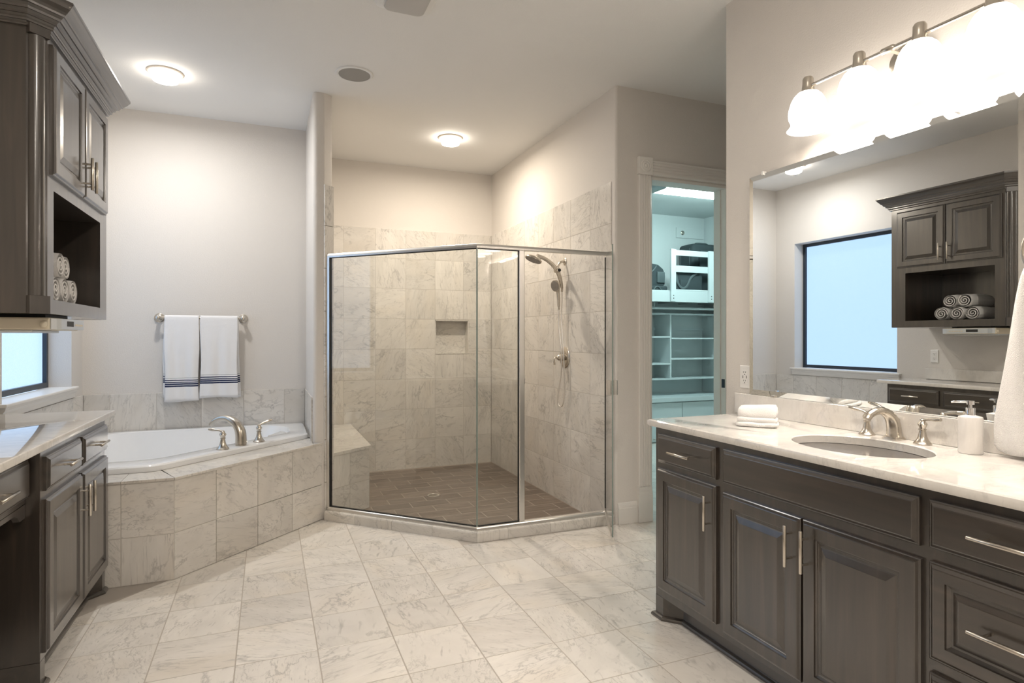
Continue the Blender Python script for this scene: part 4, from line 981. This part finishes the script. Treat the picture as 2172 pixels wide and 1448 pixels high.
bm = B(); p, q, n_ = hA + hd * .01, hB - hd * .006, hn * .009; prism(bm, [tuple(p - n_), tuple(q - n_), tuple(q + n_), tuple(p + n_)], dz0 - .020, dz0 + .004); obj('drip_rail', bm, 'satin_aluminium', door)
bm = B(); c = hB - hd * .035
for sgn in (-1, 1):
    pts = [c + hd * a + hn * (sgn * b) for a, b in ((-.016, .0045), (.016, .0045), (.018, .012), (.012, .028), (.0, .034), (-.008, .030), (-.014, .014))]
    prism(bm, [tuple(p) for p in pts], .957, 1.043)
obj('pull', bm, 'satin_aluminium', door, True, ang=35)

# shower fittings on the right wall
TW = XR - TF - .0006
sh = thing('shower_fixture', 'brushed nickel rain head and hand shower with hose on the marble wall', 'shower fixture', (2.15, 4.34, 1.9))
YH = 4.34
bm = B(); lathe(bm, [(.030, 0), (.030, .003), (.024, .007), (.012, .012)], (TW, YH, 1.918), mX, 24); obj('flange', bm, 'nickel', sh, True)
bm = B(); pts = catmull([(TW - .008, YH, 1.918), (2.212, YH, 1.917), (2.192, YH, 1.908), (2.176, YH, 1.884), (2.168, YH, 1.862)], 6); tube(bm, pts, .0095, 14); obj('arm', bm, 'nickel', sh, True)
bm = B(); tube(bm, [(2.166, YH - .036, 1.842), (2.166, YH - .033, 1.842), (2.166, YH + .033, 1.842), (2.166, YH + .036, 1.842)], [.012, .0165, .0165, .012], 18); tube(bm, [(2.170, YH, 1.868), (2.164, YH, 1.848)], .014, 14); br = obj('diverter', bm, 'nickel', sh, True)
bm = B(); lathe(bm, [(.013, 0), (.013, .006), (.011, .009), (.002, .010)], (2.166, YH - .0361, 1.842), mY, 18); obj('diverter_knob', bm, 'dark_rubber', br, True)
bm = B(); pts = catmull([(2.210, YH, 1.700), (2.196, YH, 1.762), (2.170, YH, 1.832), (2.128, YH, 1.884), (2.075, YH, 1.922), (2.03, YH, 1.942), (1.985, YH, 1.948)], 6); tube(bm, pts, rads([.012, .017, .019, .017, .016, .017, .020], len(pts)), 14, flat=.7, up=(0, 1, 0)); obj('spray_bar', bm, 'nickel', sh, True)
ax_h = Vector((-.42, 0, -1)).normalized()
bm = B(); lathe(bm, [(.010, -.026), (.030, -.022), (.060, -.010), (.070, 0), (.071, .008), (.068, .012)], (1.957, YH, 1.926), ax_h, 36); rh = obj('rain_head', bm, 'nickel', sh, True)
bm = B(); lathe(bm, [(.064, .0121), (.064, .0135), (.002, .0138)], (1.957, YH, 1.926), ax_h, 36)
for rr_, nn_ in ((.016, 6), (.032, 12), (.050, 18)):
    for k in range(nn_):
        u_ = ax_h.orthogonal().normalized(); v_ = ax_h.cross(u_); c = Vector((1.957, YH, 1.926)) + u_ * rr_ * math.cos(2 * PI * k / nn_) + v_ * rr_ * math.sin(2 * PI * k / nn_); lathe(bm, [(.003, .0135), (.0022, .016)], c, ax_h, 6)
obj('nozzle_face', bm, 'nozzle_grey', rh, True)
ax2 = Vector((-.92, -.30, -.22)).normalized(); hc = Vector((2.150, YH - .004, 1.718))
bm = B(); lathe(bm, [(.014, -.020), (.034, -.014), (.046, -.004), (.048, .006), (.046, .010)], hc, ax2, 30); hh = obj('hand_shower', bm, 'nickel', sh, True)
bm = B(); lathe(bm, [(.042, .0101), (.042, .0115), (.002, .0118)], hc, ax2, 30)
for rr_, nn_ in ((.010, 5), (.021, 10), (.033, 15)):
    for k in range(nn_):
        u_ = ax2.orthogonal().normalized(); v_ = ax2.cross(u_); c = hc + u_ * rr_ * math.cos(2 * PI * k / nn_) + v_ * rr_ * math.sin(2 * PI * k / nn_); lathe(bm, [(.003, .0115), (.0022, .014)], c, ax2, 6)
obj('nozzle_face', bm, 'nozzle_grey', hh, True)
bm = B(); pts = catmull([(2.166, YH, 1.716), (2.172, YH, 1.665), (2.177, YH, 1.61), (2.179, YH, 1.552)], 5); tube(bm, pts, rads([.018, .015, .0135, .012], len(pts)), 14); tube(bm, [(2.179, YH, 1.552), (2.180, YH, 1.525)], .008, 12); obj('hand_shower_handle', bm, 'nickel', sh, True)
bm = B(); tube(bm, [(2.2095, YH, 1.702), (2.208, YH, 1.672)], .009, 12); obj('hose_coupling', bm, 'nickel', sh, True)
bm = B(); pts = catmull([(2.180, YH, 1.530), (2.181, YH, 1.40), (2.184, YH - .036, 1.20), (2.186, YH - .030, 1.02), (2.184, YH + .015, .86), (2.188, YH + .030, .77), (2.196, YH + .005, .742), (2.204, YH - .03, .77), (2.205, YH - .050, .88), (2.202, YH - .052, 1.05), (2.196, YH - .045, 1.22), (2.203, YH - .005, 1.45), (2.208, YH, 1.60), (2.208, YH, 1.675)], 8); tube(bm, pts, .0058, 10); obj('hose', bm, 'satin_aluminium', sh, True)
va = thing('shower_valve', 'round brushed nickel shower valve with lever on the marble wall', 'shower valve', (2.2, 4.34, 1.14))
bm = B(); lathe(bm, [(.086, 0), (.086, .003), (.080, .008), (.070, .009), (.066, .012), (.058, .013), (.030, .016)], (TW, YH, 1.14), mX, 40); obj('escutcheon', bm, 'nickel', va, True)
bm = B(); lathe(bm, [(.026, 0), (.025, .040), (.022, .046), (.016, .050), (.012, .060), (.004, .062)], (TW - .0155, YH, 1.14), mX, 24); kb = obj('hub', bm, 'nickel', va, True)
bm = B(); x_ = TW - .078; pts = catmull([(x_ + .016, YH, 1.140), (x_ - .006, YH, 1.142), (x_ - .018, YH, 1.132), (x_ - .020, YH, 1.112), (x_ - .017, YH, 1.082)], 5); tube(bm, pts, rads([.008, .006, .0055, .007, .008], len(pts)), 12); obj('lever', bm, 'nickel', kb, True)

# ================================================================== CEILING FITTINGS
def can_light(label, x, y, col=(1.0, .91, .80), pw=1.0):
    o = thing('ceiling_light', label, 'ceiling light', (x, y, ZC - .06), 'recessed drum lights in the ceiling')
    bm = B(); lathe(bm, [(.078, -.004), (.110, -.001), (.110, -.004), (.104, -.010), (.084, -.012), (.078, -.012)], (x, y, ZC), seg=40, cap=False); obj('trim_ring', bm, 'can_trim', o, True)
    bm = B(); lathe(bm, [(.078, -.0125), (.079, -.045), (.076, -.056), (.060, -.060), (.002, -.062)], (x, y, ZC), seg=40); obj('lens', bm, 'can_lens', o, True)
    ld = bpy.data.lights.new('lamp', 'AREA'); ld.shape = 'DISK'; ld.size = .12; ld.energy = W_CAN * pw; ld.color = col
    l = bpy.data.objects.new('lamp', ld); C.objects.link(l); l.parent = o; l.location = (0, 0, -.004)
can_light('glowing drum ceiling light over the bathtub', -.627, 4.535, (1.0, .985, .96), .72)
can_light('glowing drum ceiling light over the shower', 1.487, 5.075, (1.0, .88, .73), 1.15)
can_light('added unseen fill light over the bathroom floor, behind the viewer', .55, .9)  # unseen lamp added behind the camera to brighten the room
can_light('added unseen fill light near the wall opposite the shower', .55, -.8)  # second added lamp, out of view, for more fill and bounce light
spk = thing('ceiling_speaker', 'round grey ceiling speaker with white rim', 'speaker', (.535, 4.085, ZC - .01))
bm = B(); lathe(bm, [(.102, -.0062), (.102, -.0075), (.002, -.009)], (.535, 4.085, ZC), seg=48); obj('grille', bm, 'speaker_mesh', spk, True)
bm = B(); lathe(bm, [(.103, -.005), (.122, -.0006), (.122, -.003), (.118, -.008), (.106, -.009), (.103, -.008)], (.535, 4.085, ZC), seg=48, cap=False); obj('rim', bm, 'ceiling_paint', spk, True)
fan = thing('exhaust_fan', 'grey square exhaust fan cover on the ceiling at the top edge', 'exhaust fan', (.66, 3.07, ZC - .04))
sq = lambda c, h, r: rpoly([(c[0] - h, c[1] - h), (c[0] + h, c[1] - h), (c[0] + h, c[1] + h), (c[0] - h, c[1] + h)], [r] * 4, 6)
fc = (.665, 3.055); bm = B()
loops(bm, [[(*p, z) for p in sq(fc, h, r)] for h, r, z in ((.150, .05, ZC - .0006), (.148, .05, ZC - .006), (.135, .045, ZC - .014), (.115, .04, ZC - .018), (.112, .04, ZC - .022))], True, True, True); obj('housing', bm, 'ceiling_paint', fan, True)
bm = B(); loops(bm, [[(*p, z) for p in sq(fc, h, .035)] for h, z in ((.104, ZC - .022), (.106, ZC - .032), (.102, ZC - .038), (.098, ZC - .039))], True, True, True); obj('cover', bm, 'fan_plastic', fan, True)

# ================================================================== CLOSET
fl = thing('fluorescent_light', 'long fluorescent wrap light on the closet ceiling', 'ceiling light', (4.47, 5.33, 2.87))
bm = B(); box(bm, 3.86, 5.09, 5.16, 5.50, 2.945, 2.9545); obj('pan', bm, 'closet_white', fl)
bm = B(); lp = [(5.17, 2.944), (5.175, 2.900), (5.215, 2.872), (5.445, 2.872), (5.485, 2.900), (5.49, 2.944)]
loops(bm, [[(x, a, b) for a, b in lp] for x in (3.872, 5.078)], True, True, True); obj('lens', bm, 'fluorescent_lens', fl)
for x in (3.862, 5.079):
    bm = B(); ep = [(5.163, 2.9445), (5.168, 2.896), (5.212, 2.866), (5.448, 2.866), (5.492, 2.896), (5.497, 2.9445)]; loops(bm, [[(xx, a, b) for a, b in ep] for xx in (x, x + .0095)], True, True, True); obj('end_cap', bm, 'closet_white', fl)
CB = 6.698
cbn = thing('closet_cabinet', 'low white closet cabinet with two doors below the cubby shelves', 'cabinet', (4.6, 6.43, 0))
bm = B(); box(bm, 3.85, 5.36, 6.19, CB, .001, .498); obj('body', bm, 'closet_white', cbn)
bm = B(); box(bm, 3.83, 5.618, 6.14, CB, .50, .556, .004); obj('top', bm, 'closet_white', cbn)
for a, b in ((3.87, 4.345), (4.352, 4.832), (4.839, 5.33)):
    bm = B(); box(bm, a, b, 6.170, 6.1895, .012, .488, .003); d = obj('door', bm, 'closet_white', cbn)
    bm = B(); lathe(bm, [(.008, 0), (.008, .008), (.012, .012), (.004, .018)], (a + .06, 6.1698, .05), mY, 12); obj('knob', bm, 'satin_aluminium', d, True)
cub = thing('cubby_shelves', 'white open cubby shelves standing on the closet cabinet', 'shelf unit', (4.7, 6.52, .557))
t = .02
def cubbx(name, *a): bm = B(); box(bm, *a); obj(name, bm, 'closet_white', cub)
F0 = 6.36
cubbx('side_panel', 3.90, 3.92, F0, CB, .5572, 1.615); cubbx('side_panel', 5.585, 5.605, F0, CB, .5572, 1.615)
cubbx('divider', 4.79, 4.812, F0, CB, .780, 1.594)
cubbx('top_shelf', 3.92, 5.585, F0, CB, 1.595, 1.615); cubbx('bottom_shelf', 3.92, 5.585, F0, CB, .760, .779)
for z in (.955, 1.300): cubbx('shelf', 3.921, 4.789, F0, CB, z, z + t)
for z in (1.015, 1.280): cubbx('shelf', 4.813, 5.584, F0, CB, z, z + t)
cubbx('hanging_cleat', 3.921, 4.789, CB - .018, CB, 1.40, 1.435); cubbx('hanging_cleat', 4.813, 5.584, CB - .018, CB, 1.40, 1.435)
outlet('closet_switch', (5.02, CB + .002, 1.345), mY, (1, 0, 0), 'white plate on the closet wall inside the cubby shelves', plain=True)
rod = thing('closet_rod', 'white hanging rod under the closet loft shelf', 'closet rod', (4.7, 6.25, 1.66))
bm = B(); tube(bm, [(2.43, 6.28, 1.674), (5.615, 6.28, 1.674)], .016, 12); obj('pole', bm, 'closet_white', rod, True)
bm = B(); tube(bm, [(4.49, 6.28, 1.691), (4.50, 6.28, 1.745)], .005, 8); obj('bracket', bm, 'closet_white', rod, True)
loft = thing('loft_shelf', 'white wooden loft shelf with guard rails holding luggage in the closet', 'loft shelf', (4.6, 6.4, 1.74))
FY = 6.14
bm = B(); box(bm, 2.43, 5.615, FY + .022, CB, 1.800, 1.8695); obj('deck', bm, 'closet_white', loft)
bm = B(); box(bm, 2.43, 5.615, FY, FY + .0215, 1.745, 1.888, .003); obj('front_beam', bm, 'closet_white', loft)
for k in range(8): bm = B(); box(bm, 3.2 + k * .33, 3.24 + k * .33, FY + .023, CB, 1.752, 1.7995); obj('slat', bm, 'closet_white', loft)
for x0, x1 in ((4.622, 4.694), (5.208, 5.284)):
    bm = B(); prism(bm, [(x0, FY - .028), (x1, FY - .028), (x1, FY - .0005), (x0, FY - .0005)], 1.752, 2.402)
    p_ = obj('post', bm, 'closet_white', loft)
    for zz in (1.79, 1.825): bm = B(); lathe(bm, [(.007, 0), (.006, .002), (.002, .003)], ((x0 + x1) / 2, FY - .0282, zz), mY, 10); obj('bolt', bm, 'slot_dark', p_, True)
for z0, z1 in ((2.326, 2.396), (2.120, 2.202), (1.8885, 1.905)):
    bm = B(); box(bm, 4.640, 5.612, FY, FY + .021, z0, z1, .003); obj('guard_rail', bm, 'closet_white', loft)
# luggage on the loft
LZ = 1.870
def rbox(bm, x0, x1, y0, y1, z0, z1, r, seg=5): box(bm, x0, x1, y0, y1, z0, z1, r, seg)
sc_ = thing('suitcase', 'upright dark suitcase behind the closet guard rail', 'suitcase', (5.29, 6.45, LZ))
bm = B(); rbox(bm, 5.10, 5.585, 6.30, 6.60, LZ + .012, 2.53, .05); obj('shell', bm, 'bag_fabric', sc_, True)
bm = B(); rbox(bm, 5.19, 5.56, 6.262, 6.302, LZ + .05, 2.44, .018, 3); obj('front_pocket', bm, 'bag_fabric', sc_, True)
bm = B(); tube(bm, catmull([(5.25, 6.45, 2.528), (5.27, 6.45, 2.552), (5.36, 6.45, 2.556), (5.45, 6.45, 2.552), (5.47, 6.45, 2.528)], 4), .010, 10); obj('handle', bm, 'bag_trim', sc_, True)
for x in (5.16, 5.52): bm = B(); tube(bm, [(x, 6.32, LZ + .020), (x, 6.58, LZ + .020)], .019, 12); obj('wheel', bm, 'slot_dark', sc_, True)
bm = B()
for yy in (6.36, 6.54): tube(bm, [(5.098, yy, LZ + .07), (5.098, yy, 2.47)], .005, 8)
obj('zip', bm, 'bag_trim', sc_, True)
df = thing('duffel_bag', 'dark duffel bag with loose shoulder strap behind the closet guard rail', 'bag', (4.95, 6.30, LZ))
bm = B(); rbox(bm, 4.72, 5.17, 6.175, 6.29, LZ + .001, 2.155, .045); obj('body', bm, 'bag_fabric', df, True)
bm = B(); tube(bm, catmull([(4.74, 6.172, 2.10), (4.77, 6.168, 1.98), (4.83, 6.166, 1.925), (4.90, 6.166, 1.95), (4.97, 6.167, 2.06), (5.06, 6.17, 2.12)], 6), .016, 8, flat=.3, up=(0, 1, 0)); obj('strap', bm, 'bag_trim', df, True)
bm = B(); rbox(bm, 4.80, 5.12, 6.1655, 6.1765, 1.90, 2.03, .005, 2); obj('pocket', bm, 'bag_fabric', df, True)
fb = thing('flat_bag', 'flat dark bag lying under the rounded travel bag in the closet', 'bag', (4.42, 6.33, LZ))
bm = B(); rbox(bm, 4.20, 4.615, 6.17, 6.50, LZ + .001, 1.945, .022); obj('body', bm, 'bag_fabric', fb, True)
bm = B(); tube(bm, catmull([(4.40, 6.168, 1.885), (4.43, 6.164, 1.925), (4.47, 6.166, 1.93), (4.52, 6.168, 1.885)], 5), .008, 8); obj('handle', bm, 'bag_trim', fb, True)
tb_ = thing('travel_bag', 'rounded dark travel bag at the left end of the closet loft', 'bag', (4.42, 6.33, 1.946))
bm = B(); arch = [(4.18, 1.9465), (4.60, 1.9465), (4.61, 2.08), (4.58, 2.16), (4.50, 2.215), (4.38, 2.225), (4.27, 2.20), (4.20, 2.14), (4.17, 2.06)]
arch = rpoly(arch, [.03, .03, .06, .06, .08, .08, .08, .06, .05], 4)
loops(bm, [[(4.39 + (a - 4.39) * f, y, 1.9468 + (b - 1.9468) * (f if b > 1.95 else 1)) for a, b in arch] for y, f in ((6.20, .93), (6.215, .98), (6.24, 1.0), (6.44, 1.0), (6.47, .97), (6.48, .92))], True, True, True); obj('body', bm, 'bag_fabric', tb_, True)
bm = B(); tube(bm, catmull([(4.19, 6.215, 2.09), (4.26, 6.198, 2.12), (4.36, 6.19, 2.10), (4.42, 6.192, 2.14), (4.46, 6.195, 2.19)], 6), .009, 8); obj('handle', bm, 'bag_trim', tb_, True)
bm = B(); rbox(bm, 4.47, 4.585, 6.185, 6.21, 1.98, 2.12, .010, 3); obj('pocket', bm, 'bag_trim', tb_, True)
ap = thing('access_box', 'white boxed chase with a round knob high on the closet wall', 'access box', (5.37, CB, 2.68))
bm = B(); box(bm, 5.14, 5.60, CB - .014, CB + .001, 2.66, 2.80, .003); b_ = obj('cover', bm, 'closet_paint', ap)
bm = B(); lathe(bm, [(.030, 0), (.030, .004), (.022, .010), (.004, .012)], (5.24, CB - .0142, 2.73), mY, 20); obj('knob', bm, 'nickel', ap, True)
